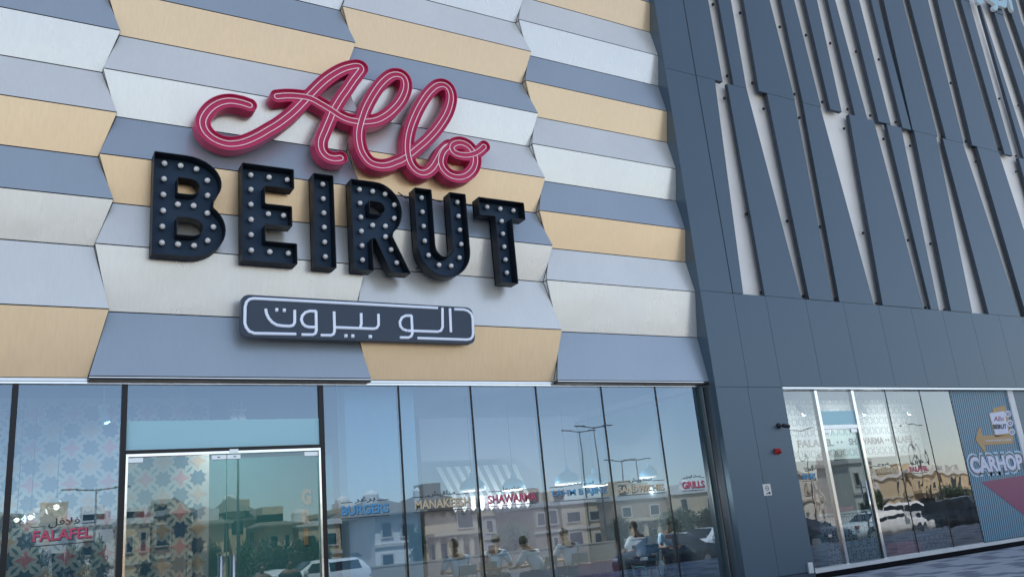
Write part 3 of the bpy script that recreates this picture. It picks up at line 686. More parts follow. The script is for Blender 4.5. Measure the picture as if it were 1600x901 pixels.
# ================================================================== SIGNS
YSB = YS + .255
# --- script "Allo"
def cp(ox, oy, s, *pts): return [(ox + x / s, oy + y / s) for x, y in pts]
s1 = cp(300, 90, 6.007, (545, 440), (470, 415), (370, 398), (280, 410), (200, 450), (140, 510), (105, 580), (113, 650), (158, 715), (230, 765), (320, 797), (400, 800), (500, 780), (620, 728), (720, 670))
s1 += cp(420, 85, 5.15, (90, 545), (200, 458), (295, 362), (340, 315), (430, 225), (510, 163), (600, 113), (680, 90)) + [(560.5, 101.8), (566, 104.5), (563.5, 110)]
s1 += [(552.3, 124.8), (543, 138.5)] + cp(420, 85, 5.15, (587, 340), (527, 440), (500, 505), (460, 600), (425, 690), (432, 765), (475, 815), (535, 832), (583, 826))
s2 = cp(420, 85, 5.15, (68, 332), (150, 325), (250, 330), (340, 347), (430, 395), (510, 443), (580, 490), (650, 520), (721, 533))
s2 += cp(540, 95, 4.867, (130, 458), (230, 448), (310, 410), (380, 350), (430, 285), (460, 210), (460, 150), (435, 110), (390, 97), (340, 110), (280, 160), (220, 240), (160, 350), (125, 450), (106, 540), (112, 630), (140, 705), (190, 765), (260, 790), (330, 786), (400, 760))
s2 += cp(625, 115, 5.147, (0, 697), (70, 655), (150, 590), (230, 520), (310, 430), (380, 320), (413, 220), (412, 150), (388, 102), (345, 82), (290, 97), (225, 160), (155, 270), (98, 400), (70, 510), (66, 620), (90, 715), (140, 775), (200, 792), (262, 755), (312, 675), (345, 615), (385, 578))
s3 = cp(625, 115, 5.147, (400, 572), (352, 622), (331, 690), (345, 748), (385, 795), (430, 820), (482, 828), (540, 812), (590, 765), (611, 705), (606, 648), (582, 605), (545, 568), (490, 549), (440, 560), (420, 590), (440, 625), (480, 643), (535, 650), (590, 641), (640, 617), (682, 580))
strokes = []
for s in (s1, s2, s3): strokes.append(resample(catmull([XZ(x, y, YS) for x, y in s], 8), .02))
allp = np.concatenate([np.array(s) for s in strokes])
glob = []; off_ = 0
for si, s in enumerate(strokes):
    for k in range(len(s)): glob.append((si, k))
def sdf(Q):
    out = np.empty(len(Q)); D = allp
    for i in range(0, len(Q), 4000):
        q = Q[i:i + 4000]; out[i:i + 4000] = np.sqrt(((q[:, None, :] - D[None]) ** 2).sum(-1).min(1))
    return out
HW, LW = .122, .047
xmn, zmn = allp.min(0) - .25; xmx, zmx = allp.max(0) + .25
grid = (xmn, xmx, zmn, zmx, .014)
outer = [smooth_loop(l) for l in isolines(sdf, *grid, HW)]
inner = [smooth_loop(l) for l in isolines(sdf, *grid, HW - .013)]
print('script loops', len(outer), len(inner))
sign = empty('script_sign', (float(allp[:, 0].mean()), YSB, float(allp[:, 1].min())), 'crimson script lettering Allo with double white tubes, on the striped wall above the navy letters', 'sign')
settle(filled('letter_body', outer, YS + .058, YSB, RED, None), sign)
settle(filled('letter_rim', outer + inner, YS, YS + .0575, RED, None), sign)
# twin tubes: drop what passes under a later stroke
paths = []
cum = []; 
for si, s in enumerate(strokes): cum += [si * 10000 + k for k in range(len(s))]
cum = np.array(cum)
for si, s in enumerate(strokes):
    a = np.array(s); tg = np.gradient(a, axis=0); tg /= np.linalg.norm(tg, axis=1)[:, None]; nr = np.stack([-tg[:, 1], tg[:, 0]], 1)
    for sg in (-1, 1):
        q = a + nr * LW * sg; run = []
        for k in range(len(q)):
            d = np.sqrt(((allp - q[k]) ** 2).sum(1)); me_ = si * 10000 + k
            later = (cum > me_ + 9); near = (abs(cum - me_) <= 9)
            bad = (d[later].min() < LW * .96 if later.any() else False) or d[near].min() < LW * .90
            if bad:
                if len(run) > 3: paths.append(run)
                run = []
            else: run.append((q[k][0], YS + .022, q[k][1]))
        if len(run) > 3: paths.append(run)
    # rounded ends
for si, endk in ((0, 0), (0, -1), (1, 0), (2, -1)):
    a = strokes[si]; p = np.array(a[endk]); d = p - np.array(a[1 if endk == 0 else -2]); d = d / np.hypot(*d); n_ = np.array((-d[1], d[0]))
    paths.append([tuple(((p + n_ * LW * math.cos(t) + d * LW * math.sin(t))[0], YS + .022, (p + n_ * LW * math.cos(t) + d * LW * math.sin(t))[1])) for t in np.linspace(0, math.pi, 9)])
def sm3(r):
    a = np.array(r)
    for _ in range(2): a[1:-1] = (a[:-2] + 2 * a[1:-1] + a[2:]) / 4
    return [tuple(x) for x in a]
settle(tube('white_tube', [(sm3(p), False) for p in paths], .0072, NEON, None), sign)
mb = MB(sign.location)
for k in range(8, len(allp), 34): x, z = allp[k]; mb.bar((x, YSB, z), (x, YP - .02, z), .012, 6)
mb.build('stand_offs', DARKB, sign).location = (0, 0, 0)

# --- navy marquee letters
def arc(cx, cz, rx, rz, a0, a1, n=14): return [(cx + rx * math.cos(rad(a0 + (a1 - a0) * k / n)), cz + rz * math.sin(rad(a0 + (a1 - a0) * k / n))) for k in range(n + 1)]
def round_c(poly, r=.022, n=3):
    out = []
    for i in range(len(poly)):
        a, p, b = (np.array(poly[j % len(poly)], float) for j in (i - 1, i, i + 1)); u = a - p; v = b - p; lu, lv = np.hypot(*u), np.hypot(*v)
        cs = u @ v / (lu * lv + 1e-9)
        if cs < -.8 or min(lu, lv) < r * 2: out.append(tuple(p)); continue
        u = p + u / lu * r; v = p + v / lv * r
        for k in range(n + 1): t = k / n; out.append(tuple((1 - t) ** 2 * u + 2 * t * (1 - t) * p + t * t * v))
    return out
YBF = YSB - .035      # letter face inside the tray
def letter(ch, bl, tl, w_px_right, bulbs, outline, holes=()):
    x0 = (P(*bl, YS).x + P(*tl, YS).x) / 2; z0 = P(*bl, YS).z; z1 = P(*tl, YS).z; x1 = P(*w_px_right, YS).x
    W, H = x1 - x0, z1 - z0
    print(ch, round(W, 3), round(H, 3), 'x0', round(x0, 2), 'z', round(z0, 2))
    name = 'sign_letter'
    t = empty(name, ((x0 + x1) / 2, YSB, z0), LBL[ch], 'sign letter', 'navy letters of the sign with light bulbs')
    ol, hs = outline(W, H); mp = lambda l: [(x0 + a, z0 + b) for a, b in l]
    ol = round_c(mp(ol)); hs = [round_c(mp(h), .014) for h in hs]
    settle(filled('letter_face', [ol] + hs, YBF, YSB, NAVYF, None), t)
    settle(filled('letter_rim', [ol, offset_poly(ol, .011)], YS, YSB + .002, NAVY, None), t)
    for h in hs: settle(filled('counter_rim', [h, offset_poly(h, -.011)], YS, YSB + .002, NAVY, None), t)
    mb = MB(t.location)
    for fx in (.2, .8):
        for fz in (.15, .85): mb.bar((x0 + W * (.12 if ch != 'T' else .5), YSB, z0 + H * fz), (x0 + W * (.12 if ch != 'T' else .5), YP - .02, z0 + H * fz), .012, 6)
    mb.build('stand_offs', DARKB, t).location = (0, 0, 0)
    for (px, py) in bulbs:
        p = P(px, py, YBF - .075); q = clone_bulb(t, p)
BULB0 = None
def clone_bulb(t, p):
    global BULB0
    loc = p - t.location
    if BULB0 is None:
        mb = MB(); prof = [(.002, -.046)] + [(.046 * math.sin(a), -.046 * math.cos(a)) for a in np.linspace(.35, 2.5, 8)] + [(.019, .034), (.019, .042)]
        mb.lathe((0, 0, 0), prof, 14, 'y'); b = mb.build('light_bulb', BULB, t, True)
        mb = MB(); mb.lathe((0, 0, 0), [(.023, .040), (.023, .068), (.028, .0685), (.028, .074)], 12, 'y'); s_ = mb.build('socket', NAVY, b, True)
        b.location = loc; BULB0 = b; return b
    return clone(BULB0, loc, t)
LBL = {'B': 'navy marquee letter B with two rows of bulb dots, first of the big letters', 'E': 'navy marquee letter E with three arms and white bulbs',
       'I': 'navy marquee letter I, the narrow upright one with six bulbs', 'R': 'navy marquee letter R with slanting leg and white bulbs',
       'U': 'navy marquee letter U, round-bottomed with white bulbs', 'T': 'navy marquee letter T, last of the big letters, with nine bulbs'}
def oB(W, H):
    t = .36 * W; u = H
    ol = [(0, 0), (.50 * W, 0)] + arc(.50 * W, .285 * u, .50 * W, .285 * u, -90, 50, 14) + arc(.44 * W, .745 * u, .50 * W, .255 * u, -38, 90, 12) + [(0, H)]
    h1 = [(.33 * W, .205 * u)] + arc(.52 * W, .29 * u, .16 * W, .085 * u, -90, 90, 10) + [(.33 * W, .375 * u)]
    h2 = [(.33 * W, .61 * u)] + arc(.49 * W, .688 * u, .14 * W, .078 * u, -90, 90, 10) + [(.33 * W, .766 * u)]
    return ol, [h1, h2]
def oE(W, H):
    t = .42 * W
    return [(0, 0), (W, 0), (W, .215 * H), (t, .215 * H), (t, .385 * H), (.92 * W, .385 * H), (.92 * W, .60 * H), (t, .60 * H), (t, .785 * H), (.97 * W, .785 * H), (.97 * W, H), (0, H)], []
def oI(W, H): return [(0, 0), (W, 0), (W, H), (0, H)], []
def oR(W, H):
    ol = [(0, 0), (.345 * W, 0), (.345 * W, .36 * H), (.40 * W, .36 * H), (.66 * W, 0), (1.02 * W, 0), (.72 * W, .40 * H)] + arc(.44 * W, .69 * H, .48 * W, .31 * H, -52, 90, 14) + [(0, H)]
    h = [(.33 * W, .635 * H)] + arc(.47 * W, .705 * H, .13 * W, .07 * H, -90, 90, 10) + [(.33 * W, .775 * H)]
    return ol, [h]
def oU(W, H):
    t = .33 * W
    ol = [(0, H), (0, .33 * H)] + arc(.5 * W, .33 * H, .5 * W, .33 * H, 180, 360, 20) + [(W, H), (W - t, H), (W - t, .36 * H)] + arc(.5 * W, .36 * H, .5 * W - t, .13 * H, 0, -180, 12) + [(t, H)]
    return ol[::1], []
def oT(W, H):
    a = .335 * W; b = .70 * W
    return [(a, 0), (b, 0), (b, .785 * H), (W, .785 * H), (W, H), (0, H), (0, .785 * H), (a, .785 * H)], []
b3 = lambda L: [(220 + a / 4.29, 225 + b / 4.29) for a, b in L]
b4 = lambda L: [(520 + a / 4.742, 260 + b / 4.742) for a, b in L]
letter('B', (235.5, 395.5), (242, 235.5), (353, 345), b3([(158, 128), (267, 143), (373, 166), (155, 232), (447, 243), (151, 337), (448, 343), (149, 444), (249, 402), (354, 411), (447, 461), (144, 551), (487, 554), (141, 659), (250, 669), (357, 678), (449, 645)]), oB)
letter('E', (375.7, 405.7), (380.8, 253.5), (464.5, 390), b3([(737, 205), (860, 221), (982, 238), (738, 303), (738, 403), (856, 466), (958, 477), (739, 504), (739, 606), (740, 710), (865, 720), (990, 730)]), oE)
letter('I', (492, 416), (490.4, 269.5), (523.5, 345), b3([(1219, 268), (1223, 365), (1227, 460), (1230, 556), (1233, 655), (1237, 753)]), oI)
letter('R', (552.7, 420.3), (548.5, 278.5), (639, 400), b4([(197, 168), (295, 182), (388, 203), (202, 270), (456, 283), (207, 373), (456, 382), (211, 477), (295, 433), (390, 440), (216, 584), (391, 518), (433, 614), (220, 690), (474, 711)]), oR)
letter('U', (656, 429), (647, 292), (733, 370), b4([(657, 230), (664, 335), (673, 441), (681, 549), (709, 655), (787, 727), (877, 734), (939, 674), (951, 574), (942, 468), (932, 366), (923, 263)]), oU)
letter('T', (756.5, 438.5), (748.8, 307), (819.5, 325), b4([(1143, 298), (1241, 311), (1338, 324), (1251, 403), (1260, 497), (1270, 593), (1279, 688), (1289, 785)]), oT)
cab = [P(632, 303, YSB - .03), P(636, 308, YSB - .01), P(642, 306, YSB - .03)]
wires = [([tuple(P(a, b, YSB - .02)) for a, b in L], False) for L in ([(622, 300), (634, 309), (652, 306)], [(668, 308), (688, 315), (704, 308)], [(722, 318), (734, 321), (756, 318)])]
tag(tube('power_cable', wires, .011, BLACKM, None), 'thin black power cable looping behind the navy letters R, U and T', 'cable')

# --- Arabic plate
pc = lambda *pts: [(360 + a / 4, 445 + b / 4) for a, b in pts]
YA = YS + .08
pl_c = [XZ(*q, YA) for q in pc((66, 62), (1522, 135), (1522, 364), (66, 322))]
px0 = (pl_c[0][0] + pl_c[3][0]) / 2; px1 = (pl_c[1][0] + pl_c[2][0]) / 2; pz1 = (pl_c[0][1] + pl_c[1][1]) / 2; pz0 = (pl_c[2][1] + pl_c[3][1]) / 2
print('plate', px0, px1, pz0, pz1, pl_c)
plate = empty('plate_sign', ((px0 + px1) / 2, YA + .12, pz0), 'long charcoal plate with rounded corners and pale Arabic line lettering below the navy letters', 'sign')
settle(filled('plate_body', [round_c([(px0, pz0), (px1, pz0), (px1, pz1), (px0, pz1)], .15, 8)], YA, YA + .12, PLATE, None), plate)
def arab(*pts): return [(p.x, YA - .014, p.z) for p in (P(a, b, YA - .014) for a, b in pc(*pts))]
AP = [arab((410, 305), (150, 300), (118, 288), (98, 262), (90, 235), (92, 135), (100, 105), (118, 88), (145, 82), (1295, 142)),
      arab((1400, 150), (1460, 152), (1485, 160), (1505, 178), (1514, 205), (1517, 300), (1513, 322), (1500, 336), (1475, 340), (1170, 330)),
      arab((220, 148), (226, 178), (240, 207), (262, 232), (290, 248), (320, 253), (370, 256), (392, 250), (402, 232), (402, 155)),
      arab((535, 162), (495, 161), (468, 170), (449, 190), (443, 215), (452, 240), (468, 255), (490, 261), (530, 262)), arab((535, 162), (537, 280), (532, 300), (515, 309), (445, 308)),
      arab((648, 165), (651, 285), (645, 305), (628, 313), (565, 312)), arab((652, 263), (895, 272), (915, 267), (926, 248), (925, 180)), arab((817, 175), (818, 240), (812, 262)),
      arab((1132, 190), (1095, 190), (1072, 202), (1059, 228), (1062, 255), (1078, 275), (1105, 284)), arab((1132, 190), (1137, 300), (1130, 319), (1112, 327), (1060, 326)),
      arab((1110, 284), (1295, 290), (1315, 284), (1326, 262), (1325, 142)), arab((1372, 145), (1378, 293))]
dots = [arab((281, 153), (297, 154)), arab((328, 156), (344, 157)), arab((713, 316), (729, 316)), arab((756, 317), (772, 317)), arab((865, 321), (882, 321))]
settle(tube('pale_tube', [(p, False) for p in AP], .024, TUBEB, None), plate)
settle(tube('letter_dot', [(p, False) for p in dots], .030, TUBEB, None), plate)

# --- pale blue acrylic letters cut by the top edge of the picture
YT = YF - .16
ac = empty('acrylic_sign', (P(1550, 5, YT).x, YF - .02, P(1550, 5, YT).z), 'pale blue acrylic Arabic letters mounted high on the slate fins', 'sign')
ACR = mat('pale_acrylic', (.34, .56, .68), .3, 0, .03); ACW = mat('acrylic_edge', (.62, .70, .76), .4)
aq = lambda *pts: [XZ(1500 + a / 15.02, b / 15.02, YT) for a, b in pts]
for shp in ([(400, -120), (405, 40), (430, 85), (480, 95), (525, 75), (540, 30), (530, -120)],
            [(660, -40), (690, 5), (800, 80), (818, 130), (778, 140), (790, 220), (830, 243), (880, 232), (898, 200), (900, 125), (1050, 180), (1090, 175), (1110, 140), (1108, 60), (1090, -20), (1080, -130), (1010, -130), (1000, 10), (930, 20), (850, -60), (760, -70)],
            [(1120, -120), (1150, 60), (1200, 205), (1235, 255), (1265, 272), (1255, 190), (1225, 60), (1190, -120)]):
    lp = aq(*shp); settle(filled('acrylic_letter', [lp], YT + .012, YT + .11, ACW, None), ac); settle(filled('acrylic_face', [offset_poly(lp, .012)], YT, YT + .0115, ACR, None), ac)

# ================================================================== SMALL WALL FITTINGS
def lathe_thing(): pass
YW = YF - .001
p = P(1228, 665, YF - .12)
cc = empty('security_camera', (p.x, YF, p.z), 'small dark bullet security camera high on the slate pier beside the corner shop glass', 'camera')
mb = MB((p.x, YF, p.z)); mb.lathe((p.x - .10, YF, p.z + .03), [(.06, 0), (.06, -.03), (.04, -.045)], 14, 'y'); mb.build('mount_base', BLACKM, cc, True).location = (0, 0, 0)
mb = MB((p.x, YF, p.z)); mb.bar((p.x - .10, YF - .04, p.z + .03), (p.x - .04, YF - .12, p.z + .01), .016, 8); mb.build('arm', BLACKM, cc).location = (0, 0, 0)
mb = MB((p.x, YF, p.z)); mb.bar((p.x - .09, YF - .11, p.z + .02), (p.x + .05, YF - .17, p.z - .01), .042, 14); mb.build('camera_body', BLACKM, cc, True).location = (0, 0, 0)
mb = MB((p.x, YF, p.z)); mb.bar((p.x + .051, YF - .17, p.z - .01), (p.x + .058, YF - .173, p.z - .011), .03, 14); mb.build('lens', CHROME, cc).location = (0, 0, 0)
p = P(1216, 704, YF - .05); ALR = mat('alarm_red', (.42, .015, .015), .35)
al = empty('fire_alarm', (p.x, YF, p.z), 'red round fire alarm sounder on the slate pier below the security camera', 'alarm')
mb = MB((p.x, YF, p.z)); mb.box(p.x - .065, p.x + .065, YF - .045, YF, p.z - .065, p.z + .065); bevel(mb.build('alarm_box', ALR, al), .012).location = (0, 0, 0)
mb = MB((p.x, YF, p.z)); mb.lathe((p.x, YF, p.z), [(.055, -.046), (.055, -.08), (.03, -.085), (.03, -.105), (.05, -.115)], 16, 'y'); mb.build('horn', ALR, al, True).location = (0, 0, 0)
p = P(1198.5, 764, YF)
pl = empty('pictogram_plate', (p.x, YF, p.z), 'small white pictogram plate with black symbols on the slate pier', 'sign')
mb = MB((p.x, YF, p.z)); mb.box(p.x - .115, p.x + .115, YF - .008, YF, p.z - .12, p.z + .12); mb.build('plate', mat('sign_white', (.72, .70, .66), .4), pl).location = (0, 0, 0)
mb = MB((p.x, YF, p.z))
ring = [(p.x + .0 + .05 * math.cos(t), p.z + .03 + .055 * math.sin(t)) for t in [k * math.pi / 8 for k in range(16)]]
o = settle(filled('symbol', [ring, offset_poly(ring, .014)], YF - .0095, YF - .0082, LET_SH, None), pl)
mb.box(p.x - .04, p.x + .045, YF - .0095, YF - .0082, p.z + .025, p.z + .037); mb.box(p.x - .05, p.x + .015, YF - .0095, YF - .0082, p.z - .075, p.z - .06); mb.box(p.x + .02, p.x + .075, YF - .0095, YF - .0082, p.z - .095, p.z - .045)
mb.box(p.x - .06, p.x + .0, YF - .0095, YF - .0082, p.z - .1, p.z - .09); mb.build('symbol', LET_SH, pl).location = (0, 0, 0)
p = P(1266, 886, YF - .03)
so_ = empty('socket_box', (p.x, YF, p.z), 'pale grey socket box at the foot of the slate pier by the door', 'socket')
mb = MB((p.x, YF, p.z)); mb.box(p.x - .07, p.x + .07, YF - .06, YF, p.z - .11, p.z + .11); bevel(mb.build('box_body', ALU, so_), .01).location = (0, 0, 0)
mb = MB((p.x, YF, p.z)); mb.box(p.x - .05, p.x + .05, YF - .068, YF - .0605, p.z - .06, p.z + .09); mb.build('flap', ALU, so_).location = (0, 0, 0)

# ================================================================== INSIDE THE RESTAURANT
# patterned wall: a square lattice of four-pointed stars, notched crosses and leaves
YW1 = 15.6
wl = P(-150, 750, YW1).x; wr = P(327, 700, YW1).x; wz = P(100, 615, YW1).z
BGW = mat('pattern_ground', (.42, .43, .41), .6, 0, .04); TST = (mat('pink_star', (.48, .19, .22), .6, 0, .05), mat('tan_star', (.46, .33, .23), .6, 0, .05)); TCR = mat('blue_cross', (.04, .11, .17), .6, 0, .06); TLF = mat('teal_leaf', (.045, .17, .21), .6, 0, .05)
pw = empty('patterned_wall', ((wl + wr) / 2, YW1, 0), 'interior wall with lattice of pink and tan stars and blue crosses, seen through the left panes', 'wall')
mb = MB((0, YW1, 0)); mb.box(wl, wr, YW1, YW1 + .15, 0.004, wz); mb.build('wall_sheet', BGW, pw).location = mb.o - pw.location
cs = (P(140, 770, YW1).x - P(78.5, 773, YW1).x) / 2
sx, sz = XZ(46.6, 757.5, YW1)
def star(R, r, n, ph=0): return [((R if k % 2 == 0 else r) * math.cos(ph + k * math.pi / n), (R if k % 2 == 0 else r) * math.sin(ph + k * math.pi / n)) for k in range(2 * n)]
def flat(poly, m, name):
    mb = MB(); mb.prism(poly, -.006, 0); return mb.build(name, m, pw)
def tstar():
    out = []
    for k in range(4):
        a = k * math.pi / 2; out += [(.53 * cs * math.cos(a), .53 * cs * math.sin(a)), (.29 * cs * math.cos(a + .40), .29 * cs * math.sin(a + .40)), (.235 * cs * math.cos(a + .785), .235 * cs * math.sin(a + .785)), (.29 * cs * math.cos(a + 1.17), .29 * cs * math.sin(a + 1.17))]
    return out
cross = []
for k in range(4):
    a = k * math.pi / 2
    for da, rr in ((0, .35), (.40, .53), (.785, .38), (1.17, .53)): cross.append((rr * cs * math.cos(a + da), rr * cs * math.sin(a + da)))
proto = [flat(tstar(), TST[0], 'star_tile'), flat(tstar(), TST[1], 'star_tile'), flat(cross, TCR, 'cross_tile')]; used = [False] * 3
leaves = MB(pw.location)
for i in range(-9, 14):
    for j in range(-16, 8):
        x, z = sx + i * cs, sz + j * cs
        if not (wl + .3 * cs < x < wr - .3 * cs and .2 < z < wz - .35 * cs): continue
        q = (j % 2) if (i + j) % 2 == 0 else 2
        loc = Vector((x, YW1 - .001, z)) - pw.location
        if used[q]: clone(proto[q], loc, pw)
        else: proto[q].location = loc; used[q] = True
        if (i + j) % 2 == 0:
            for dx_, an in ((1, 45), (-1, 135)):
                cx_, cz_ = x + dx_ * cs / 2, z + cs / 2
                if cz_ > wz - .3 * cs or cx_ > wr - .3 * cs: continue
                a = rad(an); pts = []
                for t in np.linspace(-1, 1, 7): pts.append((t * .27 * cs, .075 * cs * (1 - t * t)))
                for t in np.linspace(1, -1, 7)[1:-1]: pts.append((t * .27 * cs, -.075 * cs * (1 - t * t)))
                leaves.prism([(cx_ + u * math.cos(a) - v * math.sin(a), cz_ + u * math.sin(a) + v * math.cos(a)) for u, v in pts], YW1 - .007, YW1)
tag(leaves.build('leaf_pattern', TLF, pw), kind='stuff').location = (0, 0, 0)
# teal wall with upright word
tx1 = P(497, 750, 16.4).x
tw = empty('teal_interior_wall', ((wr + tx1) / 2, 16.4, 0), 'teal interior wall with upright tan letters, seen through the right glass door', 'wall')
mb = MB((0, 16.4, 0)); mb.box(wr, tx1 + .3, 16.4, 16.5, .004, 3.35); mb.build('wall_sheet', TEALW, tw).location = mb.o - tw.location
for ch, (bl, tr) in zip('GRI', (((471, 788), (485.5, 762)), ((472, 818), (486, 793)), ((475, 850), (481, 824)))):
    (a, b), (c_, d) = XZ(*bl, 16.38), XZ(*tr, 16.38); settle(text('wall_letter', ch, a, c_, b, d, 16.38, .02, mat('tan_letter', (.50, .30, .13), .5), None, .05), tw)
# pale blue column
ca, cb = P(543, 750, YG + .45).x, P(653.5, 750, YG + .45).x
tag(MB(((ca + cb) / 2, YG + .6, 0)).box(ca, cb, YG + .45, YG + .85, .004, 4.34).build('interior_column', PALEW), 'wide pale blue interior column behind the burgers pane', 'column')
# ceiling band and back furniture
tag(MB((6, 18.5, 0)).box(P(660, 750, 18.5).x, 13, 18.5, 18.65, .004, 4.34).build('mauve_partition', MAUVE), 'mauve grey partition wall deep inside the dining room', 'wall')
# striped awning
AW = mat('awning_white', (.85, .87, .87), .7, 0, .03); AM = mat('awning_mauve', (.26, .21, .26), .7, 0, .03)
aT, aB = 18.2, 17.3
aw = empty('striped_awning', (P(750, 745, 17.5).x, 17.8, P(750, 745, 17.5).z), 'white and mauve striped awning hanging inside above the diners', 'awning')
N_ = 17
for k in range(N_):
    tl_, tr_ = P(681 + (806 - 681) * k / N_, 729 - 5 * k / N_, aT), P(681 + (806 - 681) * (k + 1) / N_, 729 - 5 * (k + 1) / N_, aT)
    bl_, br_ = P(707 + (826 - 707) * k / N_, 776 - 7 * k / N_, aB), P(707 + (826 - 707) * (k + 1) / N_, 776 - 7 * (k + 1) / N_, aB)
    dz = Vector((0, 0, .26)); t_ = Vector((0, .02, 0)); s0 = (br_ - bl_) * .5 + bl_ - dz * 1.25
    mb = MB(bl_); mb.add([tl_, tr_, br_, bl_, tl_ + t_, tr_ + t_, br_ + t_, bl_ + t_], [(0, 3, 2, 1), (4, 5, 6, 7), (0, 1, 5, 4), (3, 7, 6, 2)])
    mb.add([bl_, br_, br_ - dz, s0, bl_ - dz] + [v + t_ for v in (bl_, br_, br_ - dz, s0, bl_ - dz)], [(0, 4, 3, 2, 1), (5, 6, 7, 8, 9), (1, 2, 7, 6), (0, 5, 9, 4)])
    mb.build('awning_stripe', AW if k % 2 == 0 else AM, aw).location = mb.o - aw.location
# pendant domes
DOME = mat('pale_blue_dome', (.12, .36, .56), .35, 0, .02); DOMEW = mat('dome_inside', (.85, .85, .82), .5, emis=(1, .95, .85), estr=.2)
def dome(px, py, wpx, Y, label):
    c = P(px, py, Y); r = (P(px + wpx / 2, py, Y) - c).length
    t = empty('pendant_lamp', c, label, 'pendant lamp', 'pale blue dome lamps over the tables')
    mb = MB(c); mb.lathe(c, [(r, -.0), (r * .97, r * .25), (r * .78, r * .55), (r * .42, r * .78), (r * .2, r * .88), (r * .17, r * 1.15), (r * .06, r * 1.3)], 22); mb.build('lamp_shade', DOME, t, True).location = (0, 0, 0)
    mb = MB(c); mb.lathe(c, [(r * .99, -.035), (r * 1.01, -.03), (r * 1.01, -.001), (r * .9, -.001)], 22); mb.build('shade_rim', DOMEW, t, True).location = (0, 0, 0)
    mb = MB(c); mb.bar(c + Vector((0, 0, r * 1.25)), Vector((c.x, c.y, 4.34)), .008, 6); mb.build('cord', BLACKM, t).location = (0, 0, 0)
dome(738.5, 763, 36, 15.6, 'pale blue dome pendant lamp in front of the middle of the striped awning')
dome(803, 762, 32, 16.4, 'pale blue dome pendant lamp at the right end of the striped awning')
dome(887.5, 753, 34, 15.6, 'pale blue dome pendant lamp above the words lahm b ajine')
dome(930, 756, 32, 16.4, 'pale blue dome pendant lamp behind the word ajine, near a mullion')
dome(1016, 743, 26, 15.8, 'pale blue dome pendant lamp above the word sandwiches')
# glass globes
GG = glass_mat('globe_glass', (.80, .86, .88), .10); WARM = mat('warm_filament', (1, .85, .6), .3, emis=(1, .82, .55), estr=3); REFL = mat('bright_reflector', (.8, .82, .85), .15, .6)
def globe(px, py, rpx, Y, label):
    c = P(px, py, Y); r = (P(px + rpx, py, Y) - c).length
    t = empty('globe_lamp', c, label, 'pendant lamp', 'clear glass globe lamps in the left pane')
    mb = MB(c); mb.lathe(c, [(r * math.sin(a), -r * math.cos(a)) for a in np.linspace(.05, math.pi - .15, 14)], 22); mb.build('glass_globe', GG, t, True).location = (0, 0, 0)
    mb = MB(c); mb.lathe(c, [(r * .25 * math.sin(a), r * .05 - r * .28 * math.cos(a)) for a in np.linspace(.1, math.pi - .1, 8)], 12); mb.build('light_bulb', WARM, t, True).location = (0, 0, 0)
    mb = MB(c); mb.lathe(c, [(r * .72, -r * .02), (r * .74, -r * .0), (r * .5, r * .12), (r * .2, r * .2)], 18); mb.build('reflector', REFL, t, True).location = (0, 0, 0)
    mb = MB(c); mb.lathe(c, [(r * .15, r * .95), (r * .16, r * 1.12), (.012, r * 1.2)], 12); mb.bar(c + Vector((0, 0, r * 1.15)), Vector((c.x, c.y, 4.34)), .007, 6); mb.build('cord', BLACKM, t).location = (0, 0, 0)
globe(26, 812, 14, 14.9, 'clear glass globe lamp on a long cord, nearest the left mullion')
globe(47.5, 808, 15, 15.0, 'clear glass globe lamp hanging between the two others, slightly lower and smaller')
globe(88, 792, 17, 14.6, 'clear glass globe lamp, the large one above the word falafel')
def spot(px, py, Y, label):
    c = P(px, py, Y); t = empty('ceiling_spotlight', c, label, 'spotlight'); WS = mat('spot_white', (.65, .66, .66), .5)
    mb = MB(c); mb.bar(c + Vector((-.03, .02, .12)), c + Vector((.04, -.10, -.12)), .065, 16); mb.build('spot_body', WS, t, True).location = (0, 0, 0)
    mb = MB(c); mb.bar(c + Vector((.04, -.10, -.12)), c + Vector((.042, -.104, -.127)), .05, 16); mb.build('lens', DOME, t).location = (0, 0, 0)
    mb = MB(c); mb.bar(c + Vector((0, 0, .1)), Vector((c.x, c.y, 4.34)), .014, 8); mb.lathe(c + Vector((0, 0, .12)), [(.09, 0), (.09, .04), (.03, .05)], 14); mb.build('drop_rod', WS, t).location = (0, 0, 0)
spot(161.5, 648, 14.5, 'white ceiling spotlight on a drop rod, in the pane with the word falafel')
for px, lb in ((364, 'white ceiling spotlight above the door band, left one'), (377, 'white ceiling spotlight above the door band, right one')): spot(px, 652, 16.0, lb)

# ---------------------------------------------------------------- people
def skin_mesh(name, joints, links, m, parent, root=0, sub=2):
    me = bpy.data.meshes.new(name); me.from_pydata([j[0] for j in joints], links, [])
    o = bpy.data.objects.new(name, me); C.objects.link(o)
    sk = o.modifiers.new('s', 'SKIN'); sk.use_smooth_shade = True; sv = me.skin_vertices[0].data
    for i, j in enumerate(joints):
        r = j[1] if isinstance(j[1], tuple) else (j[1], j[1]); sv[i].radius = r; sv[i].use_root = (i == root)
    sb = o.modifiers.new('d', 'SUBSURF'); sb.levels = sub; sb.render_levels = sub
    dg = bpy.context.evaluated_depsgraph_get(); dg.update(); r = bpy.data.meshes.new_from_object(o.evaluated_get(dg)); r.name = name
    bpy.data.objects.remove(o); bpy.data.meshes.remove(me); r.polygons.foreach_set('use_smooth', [True] * len(r.polygons)); r.materials.clear()
    return link(name, r, m, parent)
SKIN = mat('skin', (.24, .13, .085), .5, 0, .05); HAIR = mat('dark_hair', (.012, .010, .009), .6, 0, .2, 30)
